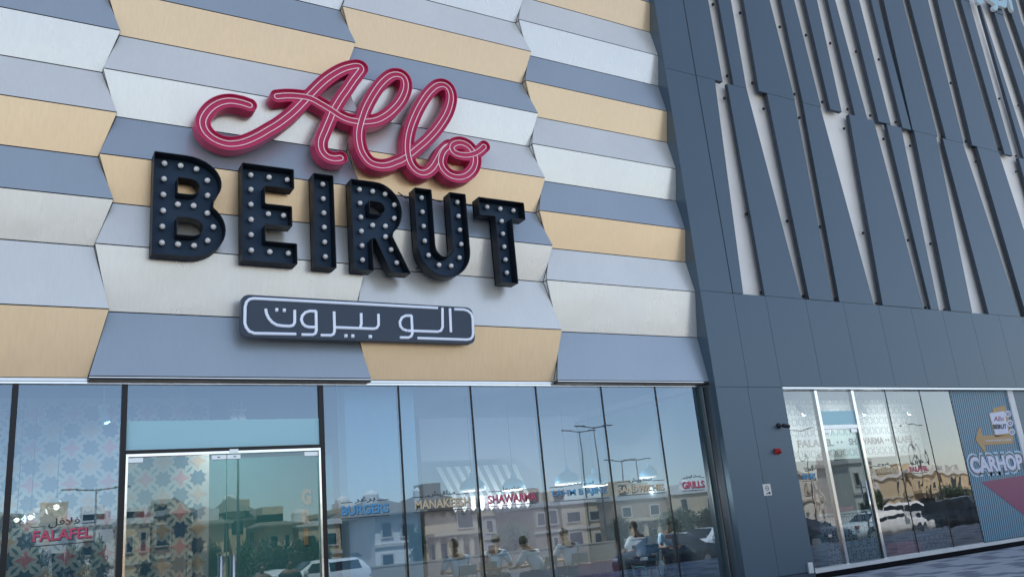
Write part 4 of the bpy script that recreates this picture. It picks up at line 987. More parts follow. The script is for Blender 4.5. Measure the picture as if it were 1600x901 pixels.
def person(loc, rz, label, shirt, trousers, pose='sit', lean=.35, group=None, turn=0., seat=.62):
    "local frame: faces +Y; origin on the floor"
    t = empty('person', loc, label, 'person', group); t.rotation_euler.z = rz
    sit = pose == 'sit'; hz = seat + .10 if sit else .93
    def up(h, side=0., fwd=0.):    # a point h above the pelvis along the leaning spine
        return (side, fwd + h * math.sin(lean), hz + h * math.cos(lean))
    J = [((0, 0, hz), (.15, .12)), (up(.20), (.13, .10)), (up(.38), (.16, .105)), (up(.50), (.13, .09)), (up(.57, 0, .01), (.055, .058)), (up(.66, turn * .02, .03), (.078, .092)), (up(.77, turn * .03, .035), (.070, .085))]
    K_ = [(0, 1), (1, 2), (2, 3), (3, 4), (4, 5), (5, 6)]
    nose = len(J); J.append((up(.68, turn * .05, .125), .016)); K_.append((5, nose))
    for s in (-1, 1):
        a = len(J)
        sh = up(.47, .19 * s); el = (s * .27, sh[1] + (.16 if sit else -.02), sh[2] - .24); wr_ = (s * .14, el[1] + .22, el[2] - .02) if sit else (s * .26, el[1] + .06, el[2] - .25)
        d = (Vector(wr_) - Vector(el)).normalized(); kn = Vector(wr_) + d * .08
        J += [(sh, .062), (el, .042), (wr_, .027), (tuple(kn), (.036, .018))]; K_ += [(3, a), (a, a + 1), (a + 1, a + 2), (a + 2, a + 3)]
        lat = d.cross(Vector((0, 0, 1)) if sit else Vector((1, 0, 0))).normalized()
        for q in range(4):
            b = len(J); f0 = kn + lat * (q - 1.5) * .018 + d * .03; L_f = (.062, .075, .070, .055)[q]
            J += [(tuple(f0), .009), (tuple(f0 + d * L_f * .5 + Vector((0, 0, -.008))), .008), (tuple(f0 + d * L_f + Vector((0, 0, -.025))), .007)]; K_ += [(a + 3, b), (b, b + 1), (b + 1, b + 2)]
        b = len(J); th = Vector(wr_) + d * .035 + lat * .035 * -s; J += [(tuple(th), .011), (tuple(th + d * .045 - lat * s * .02), .009)]; K_ += [(a + 2, b), (b, b + 1)]
        a = len(J)
        hip = (s * .095, .01, hz - .03)
        if sit: kne = (s * .13, .42, hz + .02); ank = (s * .12, .36, hz - .40); toe = (s * .13, .50, hz - .46)
        else: kne = (s * .11, .03, .49); ank = (s * .12, -.01, .09); toe = (s * .14, .15, .035)
        J += [(hip, .088), (kne, .060), (ank, .040), (toe, .035)]; K_ += [(0, a), (a, a + 1), (a + 1, a + 2), (a + 2, a + 3)]
    body = skin_mesh('body', J, K_, SKIN, t)
    SJ = [((0, -.005, hz + .02), (.175, .145)), (up(.20), (.158, .125)), (up(.38), (.185, .128)), (up(.49), (.145, .105))]; SK = [(0, 1), (1, 2), (2, 3)]
    for s in (-1, 1):
        a = len(SJ); sh = up(.47, .195 * s); el = Vector((s * .265, sh[1] + (.13 if sit else -.015), sh[2] - .20)); SJ += [(sh, .082), (tuple(el), .068)]; SK += [(3, a), (a, a + 1)]
    skin_mesh('shirt', SJ, SK, shirt, t)
    TJ = [((0, 0, hz - .02), (.165, .14))]; TK = []
    for s in (-1, 1):
        a = len(TJ); TJ += [((s * .095, .01, hz - .04), .105), ((s * .13, .42, hz + .02) if sit else (s * .11, .03, .49), .078), ((s * .12, .365, hz - .36) if sit else (s * .12, -.01, .13), .062)]; TK += [(0, a), (a, a + 1), (a + 1, a + 2)]
    skin_mesh('trousers', TJ, TK, trousers, t)
    hc = Vector(up(.745, turn * .03, .012)); mb = MB(hc); mb.lathe(hc, [(.094 * math.cos(a), .118 * math.sin(a)) for a in np.linspace(-.45, 1.5, 8)], 16); mb.build('hair', HAIR, t, True).location = hc
    for s in (-1, 1):
        a = (s * .12, .36, hz - .42) if sit else (s * .12, -.02, .05)
        mb = MB(a); mb.box(a[0] - .045, a[0] + .045, a[1] - .07, a[1] + .19, a[2] - .05, a[2] + .03); o = mb.build('shoe', HAIR, t); o.location = a; bevel(o, .025, 3)
    return t
TEALM = mat('teal_metal', (.02, .17, .23), .4, .3); WOOD = mat('warm_wood', (.30, .17, .08), .5, 0, .2, 3, (1, 1, 8))
def stool(loc, rz, label, mcol=TEALM, seat=.62):
    t = empty('bar_chair', loc, label, 'bar chair', 'high chairs along the glass'); t.rotation_euler.z = rz; h = seat
    def pp(mb, nm, m, sm=False): mb.build(nm, m, t, sm)
    mb = MB(); mb.box(-.20, .20, -.20, .20, h - .03, h); o = mb.build('seat', mcol, t); bevel(o, .02)
    for sx_ in (-1, 1):
        for sy_ in (-1, 1): pp(MB().bar((sx_ * .17, sy_ * .17, h - .02), (sx_ * .23, sy_ * .23, 0), .016, 8), 'leg', mcol, True)
    pp(MB().bar((-.21, .21, .28), (.21, .21, .28), .012, 8).bar((-.21, -.21, .34), (.21, -.21, .34), .012, 8), 'foot_rail', mcol, True)
    for sx_ in (-1, 1): pp(MB().bar((sx_ * .185, -.19, h - .02), (sx_ * .17, -.25, h + .40), .016, 8), 'back_post', mcol, True)
    o = MB().box(-.185, .185, -.262, -.238, h + .24, h + .42).build('backrest', mcol, t); bevel(o, .01); pp(MB().box(-.17, .17, -.25, -.235, h + .08, h + .14), 'back_rail', mcol)
    return t
def table(loc, label, L=1.1, W_=.7, h=.92):
    t = empty('high_table', loc, label, 'table', 'high tables along the glass')
    o = MB().box(-L / 2, L / 2, -W_ / 2, W_ / 2, h - .04, h).build('tabletop', WOOD, t); bevel(o, .008)
    for s in (-1, 1):
        for q in (-1, 1): MB().bar((s * (L / 2 - .18), q * (W_ / 2 - .12), h - .04), (s * (L / 2 - .05), q * (W_ / 2 - .05), 0), .028, 8).build('leg', WOOD, t, True)
    MB().box(-L / 2 + .12, L / 2 - .12, -.02, .02, .25, .31).build('stretcher', WOOD, t)
    return t
SBL = mat('pale_blue_shirt', (.48, .70, .90), .8, 0, .06, 6, bump=.3); SWH = mat('white_shirt', (.72, .80, .88), .8, 0, .05, 6, bump=.3); DKT = mat('dark_trousers', (.012, .018, .035), .8, 0, .2, 6); DKS = mat('navy_jumper', (.015, .022, .04), .8)
YSIT = 14.75
seats = [(719, 'pale blue shirt', SBL, .35, 'leaning over a table below manakeesh', 0, .25), (768, 'pale blue shirt', SBL, .30, 'sitting sideways under the word shawarma', -.9, .6),
         (843, 'white shirt', SWH, .55, 'bent far forward right of shawarma', .35, .0), (893, 'white shirt', SWH, .30, 'upright below lahm b ajine', 0, .0),
         (1005, 'pale blue shirt', SWH, .30, 'sitting below the word sandwiches', .1, .0), (1047, 'pale shirt', SBL, .35, 'facing left, right of sandwiches', 2.6, .7)]
for k, (px, sh, m_, ln, act, rz, dy) in enumerate(seats):
    x = P(px, 850, YSIT + dy).x
    stool((x, YSIT + dy, 0.004), rz, 'teal metal high chair under the diner ' + act)
    person((x, YSIT + dy, 0.004), rz, 'person in a %s and dark trousers, %s' % (sh, act), m_, DKT, 'sit', ln, 'diners seated behind the glass')
for px, lb in ((745, 'wooden high table below the word shawarma, legs splayed'), (868, 'wooden high table below the words lahm b ajine'), (1028, 'wooden high table below the word sandwiches')):
    table((P(px, 860, 15.3).x, 15.35, .004), lb)
x = P(779, 870, 14.4).x; tb = empty('table_caddy', (P(760, 850, 15.2).x, 15.2, .925), 'small wooden caddy with bottles on the table below the word shawarma', 'caddy')
bevel(MB().box(-.13, .13, -.08, .08, 0, .10).build('tray', WOOD, tb), .005)
for k, (cl_, dx) in enumerate(((LET_SH, -.07), (VRED, 0), (BULB, .07))): MB().lathe((dx, 0, .10), [(.028, 0), (.028, .10), (.012, .14), (.012, .17)], 10).build('bottle', cl_, tb, True)
# red slatted planter box close to the glass
bx0, bx1 = P(925, 885, YG + .35).x, P(974, 885, YG + .35).x
bz = P(950, 873, YG + .35).z
RW = mat('faded_red_paint', (.46, .09, .12), .6, 0, .15, 5, (1, 1, 6))
rb = empty('red_slatted_box', ((bx0 + bx1) / 2, YG + .5, 0.004), 'faded red slatted box standing behind the glass left of the word sandwiches', 'box')
n_ = 7
for k in range(n_):
    a = bx0 + (bx1 - bx0) * k / n_; b = a + (bx1 - bx0) / n_ - .008; mb = MB((a, YG + .35, .004)); mb.box(a, b, YG + .35, YG + .37, .004, bz); mb.build('slat', RW, rb).location = mb.o - rb.location
mb = MB((bx0, YG + .6, .004)); mb.box(bx0, bx1, YG + .372, YG + .8, .004, bz - .03); mb.build('box_body', RW, rb).location = mb.o - rb.location

# ---------------------------------------------------------------- inside the corner shop
BRZ = mat('breeze_block', (.20, .25, .32), .6, 0, .06, 5); BRW = mat('breeze_white', (.62, .64, .65), .6, 0, .04, 3); HOLE = mat('block_hole', (.015, .02, .03), .8); BRH = mat('pale_block_hole', (.22, .23, .25), .8)
def motif(mb, cx, cz, s, y, mi=1):
    e = s * .42; q = s * .12
    for u in (-1, 1):
        for v in (-1, 1):
            mb.box(cx + u * e - q * (.5 + .5 * u), cx + u * e + q * (.5 - .5 * u), y - .004, y, cz + v * e - q * (1.0 + v) * .8, cz + v * e + q * (1.0 - v) * .8, mi)
            mb.box(cx + u * e * .62 - q * .8, cx + u * e * .62 + q * .8, y - .004, y, cz + v * (e - q * .35) - q * .3, cz + v * (e - q * .35) + q * .3, mi)
    for u in (-1, 1): mb.box(cx + u * s * .17 - q * .45, cx + u * s * .17 + q * .45, y - .004, y, cz - s * .22, cz + s * .22, mi)
    for v in (-1, 1): mb.box(cx - s * .12, cx + s * .12, y - .004, y, cz + v * s * .19 - q * .35, cz + v * s * .19 + q * .35, mi)
YB1 = YR + 1.6
ba, bb_ = P(1236, 690, YB1).x, P(1441, 690, YB1).x; bzb = P(1375, 712.5, YB1).z
bulk = empty('menu_bulkhead', ((ba + bb_) / 2, YB1, bzb), 'white hanging bulkhead with square block motifs and the words shawarma and falafel', 'bulkhead')
mb = MB((ba, YB1, bzb)); mb.box(ba, bb_, YB1, YB1 + .2, bzb, 4.15); mb.build('bulkhead_board', BRW, bulk).location = mb.o - bulk.location
st_ = P(1375, 700, YB1).z - P(1375, 716, YB1).z; sxx = P(1384, 690, YB1).x - P(1375, 690.8, YB1).x
zt0 = P(1375, 687, YB1).z
mproto = None
for r_ in (-1, 1, 2, 3, 4, 5):
    for k in range(int((bb_ - ba) / sxx)):
        zc = zt0 + st_ * r_
        if zc > 4.1: continue
        if mproto is None:
            mb = MB(); motif(mb, 0, 0, min(sxx, st_) * .92, 0, 0); mproto = mb.build('block_motif', BRH, bulk); mproto.location = Vector((ba + (k + .5) * sxx, YB1, zc)) - bulk.location; mz = st_ / min(sxx, st_) * .85
        else: clone(mproto, Vector((ba + (k + .5) * sxx, YB1, zc)) - bulk.location, bulk)
BRN = mat('brown_letter', (.20, .13, .12), .6)
for wd, a, b in (('FALAFEL', 1245, 1302), ('SHAWARMA', 1326, 1381), ('FALAFEL', 1393, 1429)):
    x0 = P(a, 690, YB1).x; x1 = P(b, 690, YB1).x; settle(text('lettering', wd, x0, x1, zt0 - st_ * .34, zt0 + st_ * .34, YB1 - .006, .005, BRN, None, .035), bulk)
for a in (1309, 1315, 1385, 1389, 1432, 1436):
    c = P(a, 690, YB1); mb = MB((c.x, YB1, zt0)); mb.lathe((c.x, YB1, zt0), [(.035, -.006), (.035, 0)], 12, 'y'); mb.build('dot', BRN, bulk).location = mb.o - bulk.location
YB2 = YR + 1.15
c0, c1 = P(1283, 830, YB2).x, P(1372, 830, YB2).x; cz0, cz1 = .12, P(1330, 800, YB2).z
def counter(c0, c1, Y, z1, label):
    t = empty('block_counter', ((c0 + c1) / 2, Y, 0), label, 'counter'); mb = MB((c0, Y, .004)); mb.box(c0, c1, Y, Y + .7, .08, z1); mb.build('counter_body', BRZ, t).location = mb.o - t.location
    mb = MB((c0, Y, z1)); mb.box(c0 - .03, c1 + .03, Y - .03, Y + .73, z1 + .002, z1 + .04); mb.build('worktop', ALU, t).location = mb.o - t.location
    mb = MB((c0, Y, 0)); mb.box(c0 + .02, c1 - .02, Y + .03, Y + .68, .004, .078); mb.build('plinth', BLACKM, t).location = mb.o - t.location
    s = (z1 - .08) / 4; n = int((c1 - c0) / s); pr = None
    for i in range(n):
        for j in range(4):
            loc = Vector((c0 + (i + .5) * (c1 - c0) / n, Y, .08 + (j + .5) * s)) - t.location
            if pr is None: mb = MB(); motif(mb, 0, 0, s * .95, 0, 0); pr = mb.build('block_motif', HOLE, t); pr.location = loc
            else: clone(pr, loc, t)
counter(c0, c1, YB2, cz1, 'slate counter faced with square block motifs behind the glass door')
c0, c1 = P(1430, 830, YB2).x, P(1478, 830, YB2).x; counter(c0, c1, YB2, P(1450, 807, YB2).z, 'slate counter faced with block motifs, right part near the poster')
p = P(1280, 860, YR + .55)
ts = empty('teal_tub_stool', (p.x, YR + .55, .004), 'rounded teal stool just inside the corner shop glass by the door', 'stool')
zt_ = P(1280, 833, YR + .55).z
mb = MB(); mb.lathe((0, 0, 0), [(.14, 0), (.17, .08), (.19, zt_ * .5), (.19, zt_ * .8), (.16, zt_ * .94), (.08, zt_)], 20); mb.build('stool_shell', mat('teal_plastic', (.01, .16, .23), .35), ts, True)
MB().lathe((0, 0, 0), [(.20, .02), (.20, .04)], 20).build('base_ring', TEALM, ts)
for a, b, Y, z_, lb in ((1311, 1338, YR + .9, 818, 'red food tray on the block counter behind the door'), (1400, 1437, YR + .8, 845, 'large faded red crate standing near the glass under the word rotisserie')):
    xa, xb = P(a, z_, Y).x, P(b, z_, Y).x; zc = P((a + b) / 2, z_, Y).z; hh = .12 if b < 1350 else .30; zlow = cz1 + .05 if b < 1350 else .10
    t = empty('red_crate', ((xa + xb) / 2, Y, zlow), lb, 'crate'); w2 = (xb - xa) / 2
    MB().box(-w2, w2, 0, .3, 0, .02).build('base', RW, t)
    for k in range(6): x_ = -w2 + 2 * w2 * k / 6; MB().box(x_ + .005, x_ + 2 * w2 / 6 - .005, -.012, 0, 0, hh).build('slat', RW, t)
    MB().box(-w2, w2, .3, .312, 0, hh).box(-w2 - .001, -w2 + .012, 0, .3, 0.002, hh - .002).box(w2 - .012, w2 + .001, 0, .3, 0.002, hh - .002).build('side_boards', RW, t)

# ================================================================== ACROSS THE STREET (seen mirrored in the glass)
def mir(px, py, Yv): p = P(px, py, Yv); return Vector((p.x, 2 * YG - Yv, p.z))
PLA = [mat('sand_render', (.56, .44, .29), .8, 0, .1, .6), mat('white_render', (.68, .66, .62), .8, 0, .08, .6), mat('brown_stone', (.30, .21, .14), .8, 0, .15, 1.5), mat('grey_render', (.40, .40, .38), .8, 0, .1, .6)]
ROOF = mat('roof_tile', (.22, .19, .15), .8, 0, .25, 6, (1, 1, 1)); WIN = mat('dark_window', (.02, .03, .04), .1, .2); WFR = mat('window_frame', (.5, .45, .38), .6)
villas = 0
def villa(px0, px1, py_eave, Yv, ci, label, hip=True, roofh=.7, storeys=2, tower=None, columns=0, hgt=None):
    a, b = mir(px0, py_eave, Yv), mir(px1, py_eave, Yv); x0, x1 = a.x, b.x; yf = a.y; zt_ = max(a.z if hgt is None else hgt, 1.5); z0 = STREET - .01; dp = 9 if px0 < 1200 else 3.5
    t = empty('villa', ((x0 + x1) / 2, yf, z0), label, 'house', 'houses across the street')
    o = t.location
    def q(mb, nm, m, par=t): r = mb.build(nm, m, par); r.location = -par_loc(par) if mb.o.length < 1e-6 else mb.o - par_loc(par); return r
    q(MB().box(x0, x1, yf - dp, yf, z0, zt_), 'wall', PLA[ci])
    if hip:
        e = .55; xm0, xm1 = x0 + min(dp, x1 - x0) * .5, x1 - min(dp, x1 - x0) * .5; ym = yf - dp / 2
        if xm1 < xm0: xm0 = xm1 = (x0 + x1) / 2
        v = [(x0 - e, yf + e, zt_ + .12), (x1 + e, yf + e, zt_ + .12), (x1 + e, yf - dp - e, zt_ + .12), (x0 - e, yf - dp - e, zt_ + .12), (xm0, ym, zt_ + roofh), (xm1, ym, zt_ + roofh)]
        v += [(x, y, zt_ + .001) for x, y, _ in v[:4]]
        q(MB().add(v, [(0, 1, 5, 4), (1, 2, 5), (2, 3, 4, 5), (3, 0, 4), (0, 6, 7, 1), (1, 7, 8, 2), (2, 8, 9, 3), (3, 9, 6, 0), (6, 9, 8, 7)]), 'roof', ROOF)
    else:
        q(MB().box(x0 - .15, x1 + .15, yf - dp - .15, yf + .15, zt_ + .002, zt_ + .35), 'parapet', PLA[(ci + 1) % 4 if ci != 1 else 1])
    rr = random.Random(int(px0)); zr_ = zt_ + (.36 if not hip else roofh * .55)
    for k in range(rr.randint(1, 3)):
        u = rr.uniform(x0 + .8, x1 - .8) if x1 - x0 > 2 else (x0 + x1) / 2; ty = rr.choice(('tank', 'box'))
        if ty == 'tank': q(MB((u, yf - 3, zr_)).lathe((u, yf - 3, zt_), [(.5, .2), (.55, .3), (.55, zr_ - zt_ + .7), (.3, zr_ - zt_ + .95), (.1, zr_ - zt_ + 1.0)], 12), 'water_tank', PLA[1])
        else: q(MB((u, yf - 2.6, zt_)).box(u - .7, u + .7, yf - 3.6, yf - 1.8, zt_ + .01, zr_ + rr.uniform(.4, 1.3)), 'roof_house', PLA[rr.choice((0, 1, 3))])
    Hs = (zt_ - z0) / storeys; nw = max(2, int((x1 - x0) / 2.6))
    for s in range(storeys):
        for k in range(nw):
            cx_ = x0 + (x1 - x0) * (k + .5) / nw; zb_ = z0 + s * Hs + Hs * .28; hh = Hs * .48; ww = min(1.0, (x1 - x0) / nw * .5) * rr.uniform(.55, 1.25); hh *= rr.uniform(.7, 1.15)
            if rr.random() < .18: continue
            fr_ = q(MB((cx_, yf, zb_)).box(cx_ - ww / 2 - .1, cx_ + ww / 2 + .1, yf + .001, yf + .09, zb_ - .1, zb_ + hh + .1), 'window_frame', WFR)
            q(MB((cx_, yf, zb_)).box(cx_ - ww / 2, cx_ + ww / 2, yf + .05, yf + .095, zb_, zb_ + hh), 'window_pane', WIN, fr_)
    q(MB().box(x0 - .05, x1 + .05, yf + .001, yf + .12, z0 + Hs - .1, z0 + Hs + .1), 'string_course', WFR)
    for k in range(columns):
        cx_ = x0 + (x1 - x0) * (k + .5) / columns; q(MB((cx_, yf + 1, z0)).bar((cx_, yf + 1.2, z0), (cx_, yf + 1.2, z0 + Hs * 1.0), .22, 10), 'column', PLA[1 if ci == 1 else 0])
    if columns: q(MB().box(x0, x1, yf + .13, yf + 1.6, z0 + Hs + .101, z0 + Hs + .35), 'porch_roof', PLA[0])
    if tower:
        u0, u1, pt = tower; ta, tb_ = mir(u0, pt, Yv - .0), mir(u1, pt, Yv)
        q(MB().box(ta.x, tb_.x, yf - 5, yf + .3, z0 + .01, ta.z), 'tower', PLA[ci]); xm_ = (ta.x + tb_.x) / 2
        e = .5; v = [(ta.x - e, yf + .8, ta.z + .01), (tb_.x + e, yf + .8, ta.z + .01), (tb_.x + e, yf - 5.5, ta.z + .01), (ta.x - e, yf - 5.5, ta.z + .01), (xm_, yf - 2.3, ta.z + 1.3)]
        q(MB().add(v, [(0, 1, 4), (1, 2, 4), (2, 3, 4), (3, 0, 4), (3, 2, 1, 0)]), 'tower_roof', ROOF)
        q(MB((xm_, yf, ta.z - 1.3)).box(xm_ - .35, xm_ + .35, yf + .301, yf + .33, ta.z - 1.5, ta.z - .5), 'window_pane', WIN)
villa(-260, -90, 815, 62, 1, 'white house far left of the reflected row', True)
villa(-70, 22, 812, 60, 0, 'sand coloured house left of the dark tree', True)
villa(36, 112, 826, 56, 3, 'low grey house behind the falafel pane reflection', False, storeys=1)
villa(120, 196, 822, 64, 1, 'white house seen in the mullion left of the door', False)
villa(192, 236, 818, 60, 0, 'narrow sand house with flat parapet by the left door', False, tower=None)
villa(240, 300, 806, 62, 2, 'brown stone house with a raised block behind the left door', False, tower=(268, 290, 803))
villa(318, 350, 820, 60, 0, 'small sand house between brown house and towered villa', True, columns=3)
villa(352, 410, 814, 62, 0, 'sand villa with pyramid roofed tower by the door joint', True, 1.8, tower=(357, 382, 800))
villa(418, 458, 822, 58, 0, 'sand villa with columned porch right of the tower', True, columns=3)
villa(466, 530, 822, 60, 0, 'flat roofed sand house at the right door jamb', False)
villa(538, 575, 800, 62, 3, 'grey gabled house left of the burgers pane', False)
villa(585, 652, 806, 55, 1, 'white villa with long window rows behind the burgers pane', True, 1.6)
villa(662, 745, 796, 58, 0, 'sand villa with tall columns behind the manakeesh pane', True, 1.6, columns=5)
villa(752, 795, 806, 62, 3, 'grey house with low roof behind the shawarma pane', False)
villa(808, 826, 792, 66, 3, 'slim grey tower block behind the shawarma pane', False)
villa(832, 872, 792, 56, 2, 'brown house behind the lahm b ajine pane', False)
villa(876, 946, 788, 58, 0, 'wide sand house with flat parapet behind the lahm b ajine pane', False, tower=None)
villa(955, 1040, 782, 56, 2, 'brown and sand house behind the sandwiches pane', False, columns=4)
villa(1046, 1130, 772, 56, 0, 'long sand house behind the grills pane', False)
villa(1140, 1215, 765, 56, 1, 'white house hidden behind the pier in the reflection', True)
villa(1222, 1262, 745, 54, 1, 'white flat roofed house mirrored by the corner pane', False)
villa(1268, 1290, 752, 58, 1, 'white house mirrored left of the corner door', False)
villa(1318, 1352, 724, 48, 1, 'tall pale house mirrored in the corner door', False)
villa(1356, 1408, 748, 56, 0, 'sand house mirrored under the word rotisserie', False)
villa(1412, 1462, 742, 56, 0, 'sand house with columns mirrored near the second falafel', False, columns=4)
villa(1466, 1530, 742, 56, 0, 'sand house mirrored beside the striped poster', False, columns=3)
villa(1545, 1640, 738, 56, 1, 'white house at the right end of the reflected row', True)
# trees
BARK = mat('bark', (.10, .075, .05), .9, 0, .2, 8)
def leaf_mat(name, c):
    m = mat(name, c, .6, 0, .35, 1.2); return m
LEAF = [leaf_mat('dark_leaf', (.030, .065, .028)), leaf_mat('mid_leaf', (.05, .09, .032))]
def tree_mesh(seed, n=2600):
    R_ = random.Random(seed); v = []; f = []; cl = []
    for _ in range(22):
        a = R_.uniform(0, 6.28); r = R_.uniform(0, .75) ; cl.append((r * math.cos(a), r * math.sin(a), R_.uniform(.55, 1.5), R_.uniform(.25, .45)))
    for _ in range(n):
        c = R_.choice(cl); d = Vector((R_.gauss(0, 1), R_.gauss(0, 1), R_.gauss(0, 1))).normalized() * c[3] * R_.uniform(.5, 1.05); p = Vector(c[:3]) + d
        u = Vector((R_.gauss(0, 1), R_.gauss(0, 1), R_.gauss(0, 1))).normalized(); w_ = u.orthogonal().normalized() * .035; u = u * .055; k = len(v)
        v += [tuple(p - u), tuple(p + w_), tuple(p + u), tuple(p - w_)]; f.append((k, k + 1, k + 2, k + 3))
    me = bpy.data.meshes.new('crown'); me.from_pydata(v, [], f); return me
TM = [tree_mesh(s) for s in (1, 2, 3)]
for k, m_ in enumerate(TM): m_.materials.append(LEAF[k % 2])
def tree(px, py_top, wpx, Yv, label, k=0):
    wpx *= 1.8
    c = mir(px, py_top, Yv); wd = abs(mir(px + wpx / 2, py_top, Yv).x - c.x); h = c.z - STREET
    t = empty('street_tree', (c.x, c.y, STREET), label, 'tree', 'trees across the street')
    mb = MB(); mb.bar((0, 0, 0), (.05, 0, h * .45), .14, 8, 0, .09)
    for a in (0.3, 2.2, 4.4): mb.bar((.04, 0, h * .35), (.5 * wd * math.cos(a), .5 * wd * math.sin(a), h * .68), .06, 6, 0, .025)
    mb.build('trunk', BARK, t)
    o = link('crown', TM[k % 3], None, t); o.scale = (wd / 1.05, wd / 1.05, h / 1.9)
    o.rotation_euler.z = k * 1.3
for k, (px, py, wp, Yv, lb) in enumerate([(-30, 800, 50, 50, 'tree beyond the left edge of the reflection'), (25, 795, 42, 46, 'tall dark tree mirrored behind the three globe lamps'), (56, 838, 30, 46, 'bushy tree mirrored under the falafel word'), (118, 835, 28, 48, 'small tree mirrored right of the falafel word'), (158, 828, 30, 50, 'small tree mirrored beside the left mullion'),
     (228, 868, 20, 46, 'low shrub tree mirrored at the left door'), (330, 838, 26, 46, 'dark tree mirrored left of the door joint'), (385, 836, 34, 44, 'dark round tree mirrored right of the door joint'), (412, 832, 36, 46, 'dark tree mirrored under the towered villa'), (432, 844, 30, 43, 'dark tree mirrored behind the two walkers'), (466, 830, 40, 44, 'dark tree mirrored below the tan letters'), (492, 832, 26, 46, 'tree mirrored at the right door jamb'),
     (650, 815, 20, 46, 'tree mirrored beside the pale column'), (800, 802, 26, 50, 'tree mirrored below the shawarma word'), (1060, 788, 30, 46, 'tree mirrored below the grills word'), (1105, 786, 30, 46, 'tree mirrored by the end frame'), (960, 800, 24, 46, 'tree mirrored left of the sandwiches word'), (1350, 760, 14, 46, 'slim tree mirrored in the corner door'), (1480, 752, 20, 44, 'tree mirrored beside the striped poster')]): tree(px, py, wp, Yv, lb, k)
# low wall along the far pavement, boundary walls
def low_wall(pxa, pxb, py, Yv, label, m_=CONC, thick=.2):
    a, b = mir(pxa, py, Yv), mir(pxb, py, Yv); n = max(1, int((b.x - a.x) / 2.4)); t = empty('low_wall', (a.x, a.y, STREET), label, 'wall'); h = 1.0
    for k in range(n):
        u = (b.x - a.x) * k / n; MB().box(u + .01, u + (b.x - a.x) / n - .01, 0, thick, 0, h).build('wall_panel', m_, t)
    MB().box(0, b.x - a.x, -.03, thick + .03, h + .002, h + .08).build('coping', m_, t)
low_wall(365, 560, 880, 41, 'low grey concrete wall mirrored in the right door')
low_wall(570, 960, 880, 41, 'low sandy boundary wall mirrored in the middle panes', SAND)
low_wall(970, 1540, 800, 41, 'low pale boundary wall mirrored in the right panes', PLA[1])
# street lamps
LPM = mat('lamp_steel', (.12, .12, .12), .5, .5)
def street_lamp(px, py, Yv, label, dbl=True):
    c = mir(px, py, Yv); h = c.z - STREET; t = empty('street_lamp', (c.x, c.y, STREET), label, 'street lamp', 'street lamps along the road')
    MB().bar((0, 0, 0), (0, 0, h), .085, 10, 0, .04).build('pole', LPM, t, True)
    for s in ((-1, 1) if dbl else (1,)):
        MB().bar((0, 0, h - .1), (s * 1.0, 0, h), .04, 6).build('arm', LPM, t); bevel(MB().box(min(s * .9, s * 1.7), max(s * .9, s * 1.7), -.13, .13, h, h + .07).build('lamp_head', LPM, t), .02)
for a in ((150, 762, 52, 'double street lamp mirrored beside the spotlight mullion'), (372, 690, 40, 'tall street lamp pole mirrored at the door joint'), (905, 672, 58, 'double street lamp mirrored in the lahm b ajine pane, left one'), (928, 665, 50, 'double street lamp mirrored at the mullion right of lahm b ajine'), (970, 717, 60, 'street lamp mirrored in the sandwiches pane, left one'), (994, 716, 66, 'street lamp mirrored in the sandwiches pane, right one'), (1243, 672, 46, 'street lamp mirrored in the first corner pane'), (1417, 665, 52, 'small street lamp mirrored over the block motifs')): street_lamp(*a)
